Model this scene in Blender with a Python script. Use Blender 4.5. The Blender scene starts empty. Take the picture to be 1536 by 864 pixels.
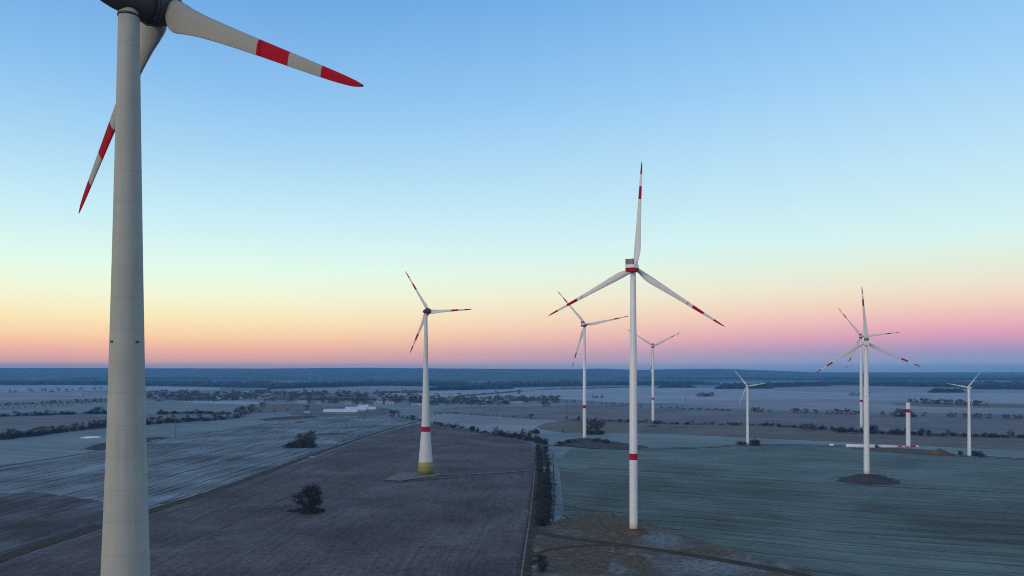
import bpy, bmesh, math, random
from mathutils import Vector, Matrix, noise
random.seed(7)
R = math.radians
sc = bpy.context.scene
C = sc.collection

# ------------------------------------------------------------------ camera
EYE, FPX, PITCH, HOR = 87.0, 1195.0, R(0.7), 556.0
CYP = HOR - FPX * math.tan(PITCH)
cam_d = bpy.data.cameras.new('camera'); cam = bpy.data.objects.new('camera', cam_d); C.objects.link(cam)
cam.location = (0, 0, EYE); cam.rotation_euler = (R(90) + PITCH, 0, 0)
cam_d.sensor_width = 36; cam_d.lens = 36 * FPX / 1536
cam_d.shift_y = (CYP - 432) / 1536
cam_d.clip_start = 0.5; cam_d.clip_end = 90000
sc.camera = cam

# ------------------------------------------------------------------ sky, sun, exposure
SUN_AZ, SUN_EL = -138, 4.0            # after-glow: behind the camera on the left
def lin(c):
    return tuple((v / 255 / 12.92) if v / 255 <= .04045 else ((v / 255 + .055) / 1.055) ** 2.4 for v in c[:3])
w = bpy.data.worlds.new('World'); sc.world = w; w.use_nodes = True
nt = w.node_tree; nt.nodes.clear(); N = nt.nodes.new; L = nt.links.new
def wmath(op, a, b=None, clamp=False):
    n = N('ShaderNodeMath'); n.operation = op; n.use_clamp = clamp
    for i, v in enumerate((a, b)):
        if v is None: continue
        if isinstance(v, (int, float)): n.inputs[i].default_value = v
        else: L(v, n.inputs[i])
    return n.outputs[0]
tc = N('ShaderNodeTexCoord'); nz = N('ShaderNodeVectorMath'); nz.operation = 'NORMALIZE'; L(tc.outputs['Generated'], nz.inputs[0])
sx = N('ShaderNodeSeparateXYZ'); L(nz.outputs[0], sx.inputs[0])
el = wmath('MULTIPLY', wmath('ARCSINE', sx.outputs['Z']), 180 / math.pi)
elp = wmath('POWER', wmath('DIVIDE', wmath('MAXIMUM', el, 0), 90, True), 0.5)      # finer steps near the horizon
HAZE_D, HAZE_TOP = 8.8e-5, 206.0
HAZE_GLOW = (.038, .135, .30)
def above_air(d, c):
    """colour of the sky above the air layer when this colour is seen from inside it"""
    c = lin(c)
    if d < 6: m_ = sum(c) / 3; c = tuple(v * .9 + m_ * .1 for v in c)
    if d > 20: return c
    t = math.exp(-HAZE_D * min(14500, (HAZE_TOP - EYE) / max(1e-4, math.sin(R(d)))))
    return tuple(max(.02, (v - g_ * (1 - t)) / t) for v, g_ in zip(c, HAZE_GLOW))
def ramp(stops):
    dense = []
    for (d0, c0), (d1, c1) in zip(stops, stops[1:]):
        k = 2 if d1 < 5 else 1
        dense += [(d0 + (d1 - d0) * i / k, tuple(a + (b - a) * i / k for a, b in zip(c0, c1))) for i in range(k)]
    stops = dense + [stops[-1]]
    n = N('ShaderNodeValToRGB'); r = n.color_ramp; r.interpolation = 'EASE' if 0 else 'LINEAR'
    while len(r.elements) > 1: r.elements.remove(r.elements[-1])
    for i, (d, c) in enumerate(stops):
        p = (d / 90) ** .5
        e = r.elements[0] if i == 0 else r.elements.new(p)
        e.position = p; e.color = (*above_air(d, c), 1)
    L(elp, n.inputs[0]); return n.outputs[0]
sky_left = ramp([(0, (108, 132, 172)), (.33, (150, 146, 172)), (.74, (206, 154, 160)), (1.5, (238, 177, 154)), (2.3, (250, 206, 160)), (3.4, (252, 230, 178)),
                 (5.2, (240, 248, 214)), (6.9, (226, 250, 235)), (10.4, (198, 236, 246)), (14.4, (168, 214, 243)), (18.8, (138, 192, 238)), (25, (104, 165, 226)), (40, (112, 146, 190)), (90, (122, 142, 168))])
sky_right = ramp([(0, (92, 134, 178)), (.4, (112, 146, 188)), (1.14, (142, 144, 188)), (1.7, (182, 147, 187)), (2.28, (214, 153, 185)), (3.1, (234, 175, 184)),
                  (4.26, (241, 205, 187)), (5.35, (237, 224, 202)), (6.8, (226, 236, 218)), (8.7, (211, 241, 239)), (14.4, (182, 223, 246)), (18.8, (158, 207, 244)), (25, (130, 187, 239)), (40, (116, 150, 194)), (90, (122, 142, 168))])
sky_back = ramp([(0, (235, 168, 120)), (3, (255, 205, 150)), (8, (250, 228, 196)), (16, (206, 222, 236)), (30, (176, 194, 214)), (90, (122, 142, 168))])
az = wmath('MULTIPLY', wmath('ARCTAN2', sx.outputs['X'], sx.outputs['Y']), 180 / math.pi)
def mapr(v, a, b):
    n = N('ShaderNodeMapRange'); n.interpolation_type = 'SMOOTHSTEP'; L(v, n.inputs[0]); n.inputs[1].default_value = a; n.inputs[2].default_value = b; return n.outputs[0]
def mixc(f, a, b):
    n = N('ShaderNodeMix'); n.data_type = 'RGBA'; L(f, n.inputs[0]); L(a, n.inputs[6]); L(b, n.inputs[7]); return n.outputs[2]
front = mixc(mapr(az, -26, 33), sky_left, sky_right)
dt = N('ShaderNodeVectorMath'); dt.operation = 'DOT_PRODUCT'; L(nz.outputs[0], dt.inputs[0]); dt.inputs[1].default_value = (math.sin(R(SUN_AZ)), math.cos(R(SUN_AZ)), 0)
allsky = mixc(mapr(dt.outputs['Value'], .1, .9), front, sky_back)
nish = N('ShaderNodeTexSky'); nish.sky_type = 'NISHITA'; nish.sun_disc = False; nish.sun_elevation = R(SUN_EL); nish.sun_rotation = R(SUN_AZ)
add = N('ShaderNodeMix'); add.data_type = 'RGBA'; add.blend_type = 'ADD'; add.inputs[0].default_value = .004; L(allsky, add.inputs[6]); L(nish.outputs[0], add.inputs[7])
bg = N('ShaderNodeBackground'); L(add.outputs[2], bg.inputs[0]); bg.inputs[1].default_value = 1.0
wo = N('ShaderNodeOutputWorld'); L(bg.outputs[0], wo.inputs[0])
sd = bpy.data.lights.new('sun', 'SUN'); sd.energy = 1.35; sd.angle = R(24); sd.color = (1, .90, .78)
sun = bpy.data.objects.new('sun', sd); C.objects.link(sun)
sun.rotation_euler = Vector((math.sin(R(SUN_AZ)) * math.cos(R(SUN_EL)), math.cos(R(SUN_AZ)) * math.cos(R(SUN_EL)), math.sin(R(SUN_EL)))).to_track_quat('Z', 'Y').to_euler()
vs = sc.view_settings; vs.view_transform = 'Standard'; vs.look = 'None'; vs.exposure = 0.0; vs.gamma = 1; vs.use_curve_mapping = False
sc.cycles.volume_bounces = 1; sc.cycles.use_denoising = False; sc.cycles.filter_width = 1.05

# ------------------------------------------------------------------ helpers
def at(px, py, z=0.0):
    """the place on the plane z that the photograph shows at a pixel"""
    vv = (CYP - py) / FPX; s, c = math.sin(PITCH), math.cos(PITCH); h = EYE - z
    Y = (-h * c + vv * h * s) / (vv * c + s)
    return Vector(((px - 768) * (Y * c - h * s) / FPX, Y, z))
def px_per_m(py): return FPX / at(768, py).y
def mesh(name, bm, mats, parent=None, smooth=False):
    me = bpy.data.meshes.new(name); bm.normal_update(); bm.to_mesh(me); bm.free()
    for m in (mats if isinstance(mats, (list, tuple)) else [mats]): me.materials.append(m)
    if smooth:
        for p in me.polygons: p.use_smooth = True
    o = bpy.data.objects.new(name, me); C.objects.link(o)
    if parent: o.parent = parent
    return o
def raw(name, verts, faces, mats, idx=None, parent=None, smooth=False):
    me = bpy.data.meshes.new(name); me.from_pydata(verts, [], faces)
    for m in (mats if isinstance(mats, (list, tuple)) else [mats]): me.materials.append(m)
    if idx: me.polygons.foreach_set('material_index', idx)
    if smooth: me.polygons.foreach_set('use_smooth', [True] * len(me.polygons))
    me.update()
    o = bpy.data.objects.new(name, me); C.objects.link(o)
    if parent: o.parent = parent
    return o
def tag(o, label, cat, group=None):
    o['label'] = label; o['category'] = cat
    if group: o['group'] = group
    return o
def thing(name, loc, label, cat, group=None, rz=0):
    o = bpy.data.objects.new(name, None); C.objects.link(o); o.location = loc; o.rotation_euler = (0, 0, rz)
    o.empty_display_size = 2
    return tag(o, label, cat, group)
def copy_thing(src, loc, rz=0, s=1.0, label=None, group=None, sz=None):
    c = src.copy(); C.objects.link(c); c.location = loc; c.rotation_euler = (0, 0, rz); c.scale = (s, s, sz or s)
    if label: c['label'] = label
    if group: c['group'] = group
    for ch in src.children:
        k = ch.copy(); C.objects.link(k); k.parent = c
        for g in ch.children:
            q = g.copy(); C.objects.link(q); q.parent = k
    return c
def struct(o, kind='structure'):
    o['kind'] = kind; return o
def box(bm, x0, x1, y0, y1, z0, z1, mi=0, bev=0):
    r = bmesh.ops.create_cube(bm, size=1)
    for v in r['verts']:
        v.co = Vector(((x0 + x1) / 2 + v.co.x * (x1 - x0), (y0 + y1) / 2 + v.co.y * (y1 - y0), (z0 + z1) / 2 + v.co.z * (z1 - z0)))
    fs = {f for v in r['verts'] for f in v.link_faces}
    for f in fs: f.material_index = mi
    if bev:
        es = list({e for v in r['verts'] for e in v.link_edges})
        q = bmesh.ops.bevel(bm, geom=es, offset=bev, segments=2, profile=.6, affect='EDGES')
        for f in q['faces']: f.material_index = mi
def lathe(bm, prof, seg=32, axis='z', mi=0, cap=True, mif=None):
    rings = []
    for (t, r) in prof:
        ring = []
        for k in range(seg):
            a = 2 * math.pi * k / seg; ca, sa = r * math.cos(a), r * math.sin(a)
            ring.append(bm.verts.new((ca, sa, t) if axis == 'z' else (ca, t, sa)))
        rings.append(ring)
    for i in range(len(rings) - 1):
        for k in range(seg):
            q = [rings[i][k], rings[i][(k + 1) % seg], rings[i + 1][(k + 1) % seg], rings[i + 1][k]]
            f = bm.faces.new(q if axis == 'z' else q[::-1]); f.smooth = True
            f.material_index = mif(i) if mif else mi
    if cap:
        for ring, flip in ((rings[0], True), (rings[-1], False)):
            try:
                f = bm.faces.new(ring[::-1] if flip == (axis == 'z') else ring); f.material_index = mif(0) if mif else mi
            except ValueError: pass
def tube(V, F, a, b, ra, rb, n=5):
    a, b = Vector(a), Vector(b); d = (b - a).normalized()
    p = d.orthogonal().normalized(); q = d.cross(p); i0 = len(V)
    for c, r in ((a, ra), (b, rb)):
        for k in range(n):
            t = 2 * math.pi * k / n; V.append(c + p * (r * math.cos(t)) + q * (r * math.sin(t)))
    for k in range(n):
        F.append((i0 + k, i0 + (k + 1) % n, i0 + n + (k + 1) % n, i0 + n + k))

# ------------------------------------------------------------------ materials
def newmat(name):
    m = bpy.data.materials.new(name); m.use_nodes = True; t = m.node_tree
    b = t.nodes['Principled BSDF']; return m, t, b
def tnode(t, typ, **kw):
    n = t.nodes.new(typ)
    for k, v in kw.items(): setattr(n, k, v)
    return n
def tramp(t, fac, stops):
    n = tnode(t, 'ShaderNodeValToRGB'); r = n.color_ramp
    while len(r.elements) > 1: r.elements.remove(r.elements[-1])
    for i, (p, c) in enumerate(stops):
        e = r.elements[0] if i == 0 else r.elements.new(p)
        e.position = p; e.color = (*c, 1)
    t.links.new(fac, n.inputs[0]); return n.outputs[0]
def tnoise(t, vec, scale, detail=4, rough=.55, dist=0):
    n = tnode(t, 'ShaderNodeTexNoise'); n.inputs['Scale'].default_value = scale; n.inputs['Detail'].default_value = detail
    n.inputs['Roughness'].default_value = rough; n.inputs['Distortion'].default_value = dist
    if vec is not None: t.links.new(vec, n.inputs['Vector'])
    return n.outputs['Fac']
def tm(t, op, a, b=None, clamp=False):
    n = tnode(t, 'ShaderNodeMath', operation=op, use_clamp=clamp)
    for i, v in enumerate((a, b)):
        if v is None: continue
        if isinstance(v, (int, float)): n.inputs[i].default_value = v
        else: t.links.new(v, n.inputs[i])
    return n.outputs[0]
def simple(name, c, rough=.6, var=.15, scale=1.0, metal=0):
    m, t, b = newmat(name)
    tcn = tnode(t, 'ShaderNodeTexCoord')
    f = tnoise(t, tcn.outputs['Object'], scale, 5)
    t.links.new(tramp(t, f, [(.3, tuple(v * (1 - var) for v in c)), (.7, tuple(min(1, v * (1 + var)) for v in c))]), b.inputs['Base Color'])
    b.inputs['Roughness'].default_value = rough; b.inputs['Metallic'].default_value = metal
    return m
def painted(name, c, ring=0, ringdark=.6, rough=.4, streak=.1):
    """painted steel or concrete: faint run-down streaks, joints every `ring` metres"""
    m, t, b = newmat(name)
    tcn = tnode(t, 'ShaderNodeTexCoord')
    mp = tnode(t, 'ShaderNodeMapping'); mp.inputs['Scale'].default_value = (1.6, 1.6, .06); t.links.new(tcn.outputs['Object'], mp.inputs[0])
    f = tm(t, 'ADD', tm(t, 'MULTIPLY', tnoise(t, mp.outputs[0], 1, 5), .6), tm(t, 'MULTIPLY', tnoise(t, tcn.outputs['Object'], .35, 6), .4))
    col = tramp(t, f, [(.34, tuple(v * (1 - streak) for v in c)), (.62, c)])
    if ring:
        s = tnode(t, 'ShaderNodeSeparateXYZ'); t.links.new(tcn.outputs['Object'], s.inputs[0])
        fr = tm(t, 'FRACT', tm(t, 'DIVIDE', s.outputs['Z'], ring))
        line = tm(t, 'LESS_THAN', fr, .09 / ring)
        sec = tnode(t, 'ShaderNodeTexWhiteNoise', noise_dimensions='1D'); t.links.new(tm(t, 'FLOOR', tm(t, 'DIVIDE', s.outputs['Z'], ring)), sec.inputs['W'])
        tone = tnode(t, 'ShaderNodeMix', data_type='RGBA', blend_type='MULTIPLY'); tone.inputs[0].default_value = 1
        t.links.new(col, tone.inputs[6]); t.links.new(tramp(t, sec.outputs['Value'], [(0, (.955, .955, .955)), (1, (1, 1, 1))]), tone.inputs[7])
        mx = tnode(t, 'ShaderNodeMix', data_type='RGBA'); t.links.new(tm(t, 'MULTIPLY', line, .75), mx.inputs[0]); t.links.new(tone.outputs[2], mx.inputs[6])
        mx.inputs[7].default_value = (*[v * ringdark for v in c], 1); col = mx.outputs[2]
    t.links.new(col, b.inputs['Base Color']); b.inputs['Roughness'].default_value = rough
    return m
def field(name, dark, mid, pale, ang=0.0, streak=4.0, patch=70.0, wA=.45, wB=.4, wC=.15, tram=0, spread=.14, tramc=.6):
    m, t, b = newmat(name)
    g = tnode(t, 'ShaderNodeNewGeometry'); P = g.outputs['Position']
    vr = tnode(t, 'ShaderNodeVectorRotate', rotation_type='Z_AXIS'); t.links.new(P, vr.inputs['Vector']); vr.inputs['Angle'].default_value = -ang
    wob = tnode(t, 'ShaderNodeVectorMath', operation='ADD'); t.links.new(vr.outputs[0], wob.inputs[0])
    cb = tnode(t, 'ShaderNodeCombineXYZ'); t.links.new(tm(t, 'MULTIPLY', tnoise(t, P, .008, 2), 30), cb.inputs['Y']); t.links.new(cb.outputs[0], wob.inputs[1])
    mp = tnode(t, 'ShaderNodeMapping'); mp.inputs['Scale'].default_value = (1 / (streak * 38), 1 / streak, 1); t.links.new(wob.outputs[0], mp.inputs[0])
    a = tnoise(t, P, 1 / patch, 7, .6, .4); bb = tnoise(t, mp.outputs[0], 1, 5, .6); c = tnoise(t, P, .28, 7, .78)
    v = tm(t, 'ADD', tm(t, 'ADD', tm(t, 'MULTIPLY', a, wA), tm(t, 'MULTIPLY', bb, wB)), tm(t, 'MULTIPLY', c, wC))
    col = tramp(t, v, [(.5 - spread, dark), (.5, mid), (.5 + spread, pale)])
    if tram:
        s = tnode(t, 'ShaderNodeSeparateXYZ'); t.links.new(wob.outputs[0], s.inputs[0])
        ln = tm(t, 'LESS_THAN', tm(t, 'FRACT', tm(t, 'DIVIDE', s.outputs['Y'], tram)), 2.4 / tram)
        mx = tnode(t, 'ShaderNodeMix', data_type='RGBA', blend_type='MULTIPLY'); t.links.new(tm(t, 'MULTIPLY', ln, tm(t, 'ADD', bb, .3)), mx.inputs[0]); t.links.new(col, mx.inputs[6]); mx.inputs[7].default_value = (tramc, tramc, tramc, 1); col = mx.outputs[2]
    t.links.new(col, b.inputs['Base Color']); b.inputs['Roughness'].default_value = .95; b.inputs['Specular IOR Level'].default_value = .15
    bp = tnode(t, 'ShaderNodeBump'); bp.inputs['Strength'].default_value = .5; bp.inputs['Distance'].default_value = .5; t.links.new(v, bp.inputs['Height']); t.links.new(bp.outputs[0], b.inputs['Normal'])
    return m
def patches(m, spots, cols, soft=.25):
    t = m.node_tree; b = t.nodes['Principled BSDF']; src = b.inputs['Base Color'].links[0].from_socket
    g = tnode(t, 'ShaderNodeNewGeometry'); P = g.outputs['Position']; acc = None
    n1 = tnoise(t, P, .16, 6, .65)
    for (cx, cy, rx, ry) in spots:
        mp = tnode(t, 'ShaderNodeMapping', vector_type='TEXTURE'); mp.inputs['Location'].default_value = (cx, cy, 0); mp.inputs['Scale'].default_value = (rx, ry, 1000); t.links.new(P, mp.inputs[0])
        ln = tnode(t, 'ShaderNodeVectorMath', operation='LENGTH'); t.links.new(mp.outputs[0], ln.inputs[0])
        d = tm(t, 'ADD', ln.outputs['Value'], tm(t, 'MULTIPLY', tm(t, 'SUBTRACT', n1, .5), 2.2))
        mk = tnode(t, 'ShaderNodeMapRange'); t.links.new(d, mk.inputs[0]); mk.inputs[1].default_value = 1 + soft; mk.inputs[2].default_value = 1 - soft
        acc = mk.outputs[0] if acc is None else tm(t, 'MAXIMUM', acc, mk.outputs[0])
    mx = tnode(t, 'ShaderNodeMix', data_type='RGBA'); t.links.new(acc, mx.inputs[0]); t.links.new(src, mx.inputs[6])
    t.links.new(tramp(t, tnoise(t, P, .5, 6, .7), [(.34, cols[0]), (.5, cols[1]), (.66, cols[2])]), mx.inputs[7]); t.links.new(mx.outputs[2], b.inputs['Base Color'])
def ellipse(x0, x1, y0, y1):
    a, b = at(x0, (y0 + y1) / 2), at(x1, (y0 + y1) / 2); f0, f1 = at((x0 + x1) / 2, y1), at((x0 + x1) / 2, y0)
    return ((a.x + b.x) / 2, (f0.y + f1.y) / 2, (b.x - a.x) / 2, (f1.y - f0.y) / 2)
def dirang(a, b):
    d = at(*b) - at(*a); return math.atan2(d.y, d.x)
A_LEFT = dirang((222, 768), (530, 660)); A_RIGHT = dirang((1024, 712), (1536, 740)); A_FAR = dirang((300, 600), (1400, 620))
M = {}
M['white'] = painted('white_paint', (.72, .73, .76), ring=0, rough=.38, streak=.06)
M['white_tower'] = painted('white_tower_paint', (.74, .75, .78), ring=23.5, ringdark=.78, rough=.38, streak=.07)
M['concrete'] = painted('painted_concrete', (.37, .385, .35), ring=4.2, ringdark=.72, rough=.75, streak=.15)
M['pale_concrete'] = painted('pale_painted_concrete', (.6, .62, .62), ring=3.8, ringdark=.8, rough=.6, streak=.1)
M['blade'] = painted('blade_coat', (.29, .29, .265), rough=.4, streak=.08)
M['blade_white'] = painted('white_blade_coat', (.6, .61, .63), rough=.4, streak=.06)
M['red'] = painted('signal_red', (.40, .004, .02), rough=.75, streak=.12); M['red'].node_tree.nodes['Principled BSDF'].inputs['Specular IOR Level'].default_value = .12
M['maroon'] = painted('maroon_paint', (.15, .028, .026), rough=.5, streak=.25)
M['brown_black'] = painted('brown_black_paint', (.045, .036, .03), rough=.55, streak=.3)
M['dark'] = simple('dark_rubber', (.03, .03, .032), .6)
M['slat'] = simple('cooler_grey', (.07, .08, .085), .5)
def ribbed(name, a, b, step):
    m, t, bs = newmat(name); tcn = tnode(t, 'ShaderNodeTexCoord'); sp = tnode(t, 'ShaderNodeSeparateXYZ'); t.links.new(tcn.outputs['Object'], sp.inputs[0])
    t.links.new(tramp(t, tm(t, 'FRACT', tm(t, 'DIVIDE', sp.outputs['X'], step)), [(.0, a), (.7, a), (.74, b), (1, b)]), bs.inputs['Base Color']); bs.inputs['Roughness'].default_value = .5; return m
M['cooler'] = ribbed('cooler_fins', (.07, .08, .085), (.30, .31, .32), .62)
M['green1'] = painted('olive_green_paint', (.12, .135, .02), rough=.6); M['green2'] = painted('moss_green_paint', (.20, .215, .035), rough=.6); M['green3'] = painted('pale_green_paint', (.30, .31, .09), rough=.6)
M['bark'] = simple('bark', (.055, .045, .038), .9, .3, 2)
M['twig'] = simple('twigs', (.10, .085, .072), .9, .35, 1.2)
M['twig_dark'] = simple('dark_twigs', (.028, .026, .019), .95, .4, 1.2)
M['needle'] = simple('evergreen', (.03, .045, .03), .95, .3, 1)
M['soil'] = field('turned_soil', (.045, .028, .017), (.115, .074, .044), (.20, .14, .09), 0, 1.5, 9, spread=.2)
M['dark_soil'] = field('dark_soil', (.03, .026, .026), (.06, .05, .048), (.10, .088, .08), 0, 1.5, 9, spread=.2)
M['road_soil'] = field('wet_road_soil', (.026, .016, .010), (.058, .036, .022), (.10, .07, .048), 0, 1.2, 7, spread=.2)
M['gravel'] = field('frosted_gravel', (.10, .085, .075), (.18, .16, .15), (.28, .275, .285), 0, 1.5, 10, spread=.2)
M['frost_grass'] = field('frosted_grass', (.09, .105, .105), (.16, .19, .20), (.27, .32, .35), A_LEFT, 2, 14)
M['ice'] = simple('ice', (.62, .66, .72), .35, .1, .2)

# ------------------------------------------------------------------ ground and fields
def chaikin(pts, it=2, closed=True):
    for _ in range(it):
        out = []; n = len(pts)
        if not closed: out.append(pts[0])
        for i in range(n if closed else n - 1):
            p, q = pts[i], pts[(i + 1) % n]
            out += [(p[0] * .75 + q[0] * .25, p[1] * .75 + q[1] * .25), (p[0] * .25 + q[0] * .75, p[1] * .25 + q[1] * .75)]
        if not closed: out.append(pts[-1])
        pts = out
    return pts
LAYER = [0]
def nextz():
    LAYER[0] += 1; return .02 + .012 * LAYER[0]
def sheet(name, pts, mat, it=2, rag=0.0):
    z = nextz(); pp = chaikin(pts, it) if it else pts; bm = bmesh.new(); vs_ = []
    if rag:
        dense = []
        for i in range(len(pp)):
            a, b = at(*pp[i]), at(*pp[(i + 1) % len(pp)]); n = max(1, min(40, int((b - a).length / (rag * .6))))
            for k in range(n):
                p = a.lerp(b, k / n); dense.append(p + Vector((noise.noise(p / (rag * 3)), noise.noise(p / (rag * 3) + Vector((9, 9, 9))), 0)) * rag + Vector((noise.noise(p / rag + Vector((3, 0, 0))), noise.noise(p / rag + Vector((0, 5, 0))), 0)) * rag * .55)
    else: dense = [at(*p) for p in pp]
    for p in dense: vs_.append(bm.verts.new((p.x, p.y, z)))
    f = bm.faces.new(vs_)
    if f.calc_area() and (f.normal_update() or f.normal.z < 0): f.normal_flip()
    bmesh.ops.triangulate(bm, faces=[f])
    return struct(mesh(name, bm, mat))
def strip(name, pts, width, mat, it=2, rag=.15):
    """a road, track or furrow: metres wide along a line on the ground"""
    z = nextz(); P = [at(*p) for p in chaikin(pts, it, False)]
    dense = [P[0]]
    for a, b in zip(P, P[1:]):
        n = max(1, min(10, int((b - a).length / 6)))
        for k in range(1, n + 1): dense.append(a.lerp(b, k / n))
    V, F = [], []
    for i, p in enumerate(dense):
        d = (dense[min(i + 1, len(dense) - 1)] - dense[max(i - 1, 0)]).normalized(); nrm = Vector((-d.y, d.x, 0))
        wv = width[0] + (width[1] - width[0]) * i / len(dense) if isinstance(width, tuple) else width
        for s in (1, -1):
            q = p + nrm * s * wv * (.5 + rag * noise.noise(p / 9 + Vector((s * 5, 0, 0))))
            V.append((q.x, q.y, z))
        if i: F.append((2 * i - 2, 2 * i - 1, 2 * i + 1, 2 * i))
    return struct(raw(name, V, F, mat))

gm = field('frosted_plain', (.13, .14, .16), (.20, .215, .245), (.29, .31, .35), A_FAR, 30, 420, spread=.1)
g_bm = bmesh.new()
Q = [-40000, -9000, -3000, -1200, -500, 0, 500, 1200, 3000, 9000, 40000]
gv = [[g_bm.verts.new((x, y, 0)) for x in Q] for y in [-6000, -1000, 0, 400, 900, 1800, 3600, 8000, 16000, 45000]]
for r0, r1 in zip(gv, gv[1:]):
    for k in range(len(Q) - 1): g_bm.faces.new((r0[k], r0[k + 1], r1[k + 1], r1[k]))
struct(mesh('ground', g_bm, gm))

F_ = lambda n, d, m_, p, *a, **k: field(n, d, m_, p, *a, **k)
f_lav = F_('lavender_frost_field', (.20, .19, .21), (.29, .28, .31), (.38, .375, .42), A_FAR, 18, 260)
f_pale = F_('pale_frost_field', (.25, .26, .30), (.35, .37, .42), (.46, .49, .55), A_FAR, 25, 300, tram=60)
f_tan = F_('tan_stubble_field', (.10, .085, .075), (.155, .13, .112), (.22, .19, .165), A_FAR, 8, 90)
f_purple = F_('bare_plum_field', (.12, .105, .11), (.17, .155, .165), (.23, .215, .235), A_FAR, 10, 130, tram=40, spread=.11)
f_green = F_('winter_wheat_field', (.13, .155, .155), (.20, .24, .245), (.28, .33, .35), A_FAR, 8, 120)
f_stub = F_('frosted_stubble_field', (.055, .05, .05), (.175, .195, .215), (.31, .36, .41), A_LEFT, 1.9, 85, .36, .44, .2, spread=.105, tram=27, tramc=.45)
f_soil = F_('ploughed_soil_field', (.04, .03, .027), (.105, .083, .082), (.20, .172, .18), A_LEFT, 1.6, 60, .36, .2, .44, spread=.12)
f_soil2 = F_('brown_frosted_field', (.035, .028, .026), (.07, .06, .058), (.17, .17, .19), A_LEFT, 3, 60, .5, .38, .12, spread=.11)
f_teal = F_('teal_winter_wheat', (.078, .085, .07), (.132, .172, .156), (.205, .26, .25), A_RIGHT, 2.0, 90, .36, .36, .28, spread=.10, tram=24, tramc=.55)
f_teal2 = F_('dark_winter_wheat', (.058, .055, .042), (.108, .136, .12), (.175, .225, .212), A_RIGHT, 2.0, 120, .42, .38, .20, spread=.095, tram=24, tramc=.5)
f_site = F_('trampled_site_ground', (.055, .04, .028), (.115, .092, .076), (.22, .235, .26), A_RIGHT, 2.0, 14, .45, .2, .35, spread=.10)

patches(f_site, [ellipse(838, 982, 772, 806), ellipse(905, 1010, 790, 822), ellipse(800, 960, 806, 842), ellipse(928, 978, 832, 860), ellipse(838, 915, 836, 860), ellipse(1000, 1110, 822, 846)], [(.04, .025, .016), (.11, .072, .044), (.20, .14, .09)])
patches(f_site, [ellipse(966, 1016, 800, 822), ellipse(1010, 1130, 838, 866), ellipse(800, 812, 826, 842)], [(.09, .08, .075), (.17, .175, .185), (.28, .31, .35)], .7)
# beyond the village
sheet('field', [(-120, 578.5), (170, 578), (330, 580), (330, 586), (170, 586), (-120, 589)], f_pale, 1)
sheet('field', [(-120, 589), (60, 588), (180, 589), (180, 597), (60, 600), (-120, 602)], f_lav, 1)
sheet('field', [(410, 583.5), (480, 579.5), (560, 577.5), (700, 579), (700, 583), (560, 590), (420, 588)], f_lav, 1)
sheet('field', [(560, 588.5), (700, 585), (900, 580.5), (1120, 582), (1300, 583), (1660, 588), (1660, 612), (1300, 607), (1080, 604), (940, 605), (830, 597), (700, 597), (600, 597)], f_pale, 1)
sheet('field', [(1180, 581), (1330, 579), (1660, 583.5), (1660, 590), (1400, 589), (1250, 589), (1150, 585)], f_lav, 1)
sheet('field', [(1000, 604), (1200, 597), (1440, 603), (1660, 608), (1660, 622), (1420, 620), (1200, 615), (1040, 611)], f_lav, 1)
sheet('field', [(1330, 604), (1500, 606), (1660, 607), (1660, 611), (1480, 612), (1350, 609)], f_tan, 1)
# left middle distance
sheet('field', [(-120, 601), (180, 598), (180, 624), (60, 626), (-120, 629)], f_green, 1)
sheet('field', [(-120, 626), (60, 625), (180, 621), (370, 622), (365, 630), (180, 643), (-120, 668)], f_purple, 1)
sheet('field', [(205, 602), (300, 600), (400, 602), (372, 622), (300, 622), (205, 622)], f_green, 1)
sheet('field', [(255, 600.5), (400, 601.5), (385, 607.5), (300, 605)], f_pale, 1)
sheet('field', [(382, 608), (420, 606), (482, 606.5), (480, 613), (420, 618), (372, 619)], f_tan, 1)
sheet('field', [(-120, 672), (0, 659), (200, 639), (370, 626), (445, 617), (430, 630), (350, 645), (210, 668), (80, 688), (-120, 716)], f_green, 1)
sheet('field', [(540, 606), (610, 602), (660, 606), (700, 609), (640, 617), (600, 622), (560, 620)], f_green, 1)
# farm yard, then the fields behind the far hedge
sheet('yard', [(432, 618), (480, 611), (540, 609), (590, 613), (600, 620), (560, 624), (480, 625.5), (440, 623)], F_('yard_mud', (.05, .045, .045), (.12, .115, .12), (.22, .23, .25), 0, 4, 25), 1, 14)
sheet('field', [(645, 618), (668, 612), (720, 608.5), (800, 610), (880, 607), (960, 611), (1160, 616), (1400, 624), (1660, 632), (1660, 662), (1400, 655), (1300, 651), (1150, 640), (1000, 640), (840, 632), (790, 629), (668, 621)], f_purple, 1)
sheet('field', [(600, 632), (650, 622), (668, 620), (790, 628), (845, 631), (850, 646), (905, 664), (820, 668), (760, 654), (700, 646)], f_lav, 1)
sheet('field', [(795, 643), (830, 631), (950, 634), (1000, 639), (1150, 639), (1300, 650.5), (1400, 654), (1660, 661), (1660, 684), (1536, 676), (1286, 664), (1030, 652), (955, 650), (870, 652)], f_tan, 1)
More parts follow.
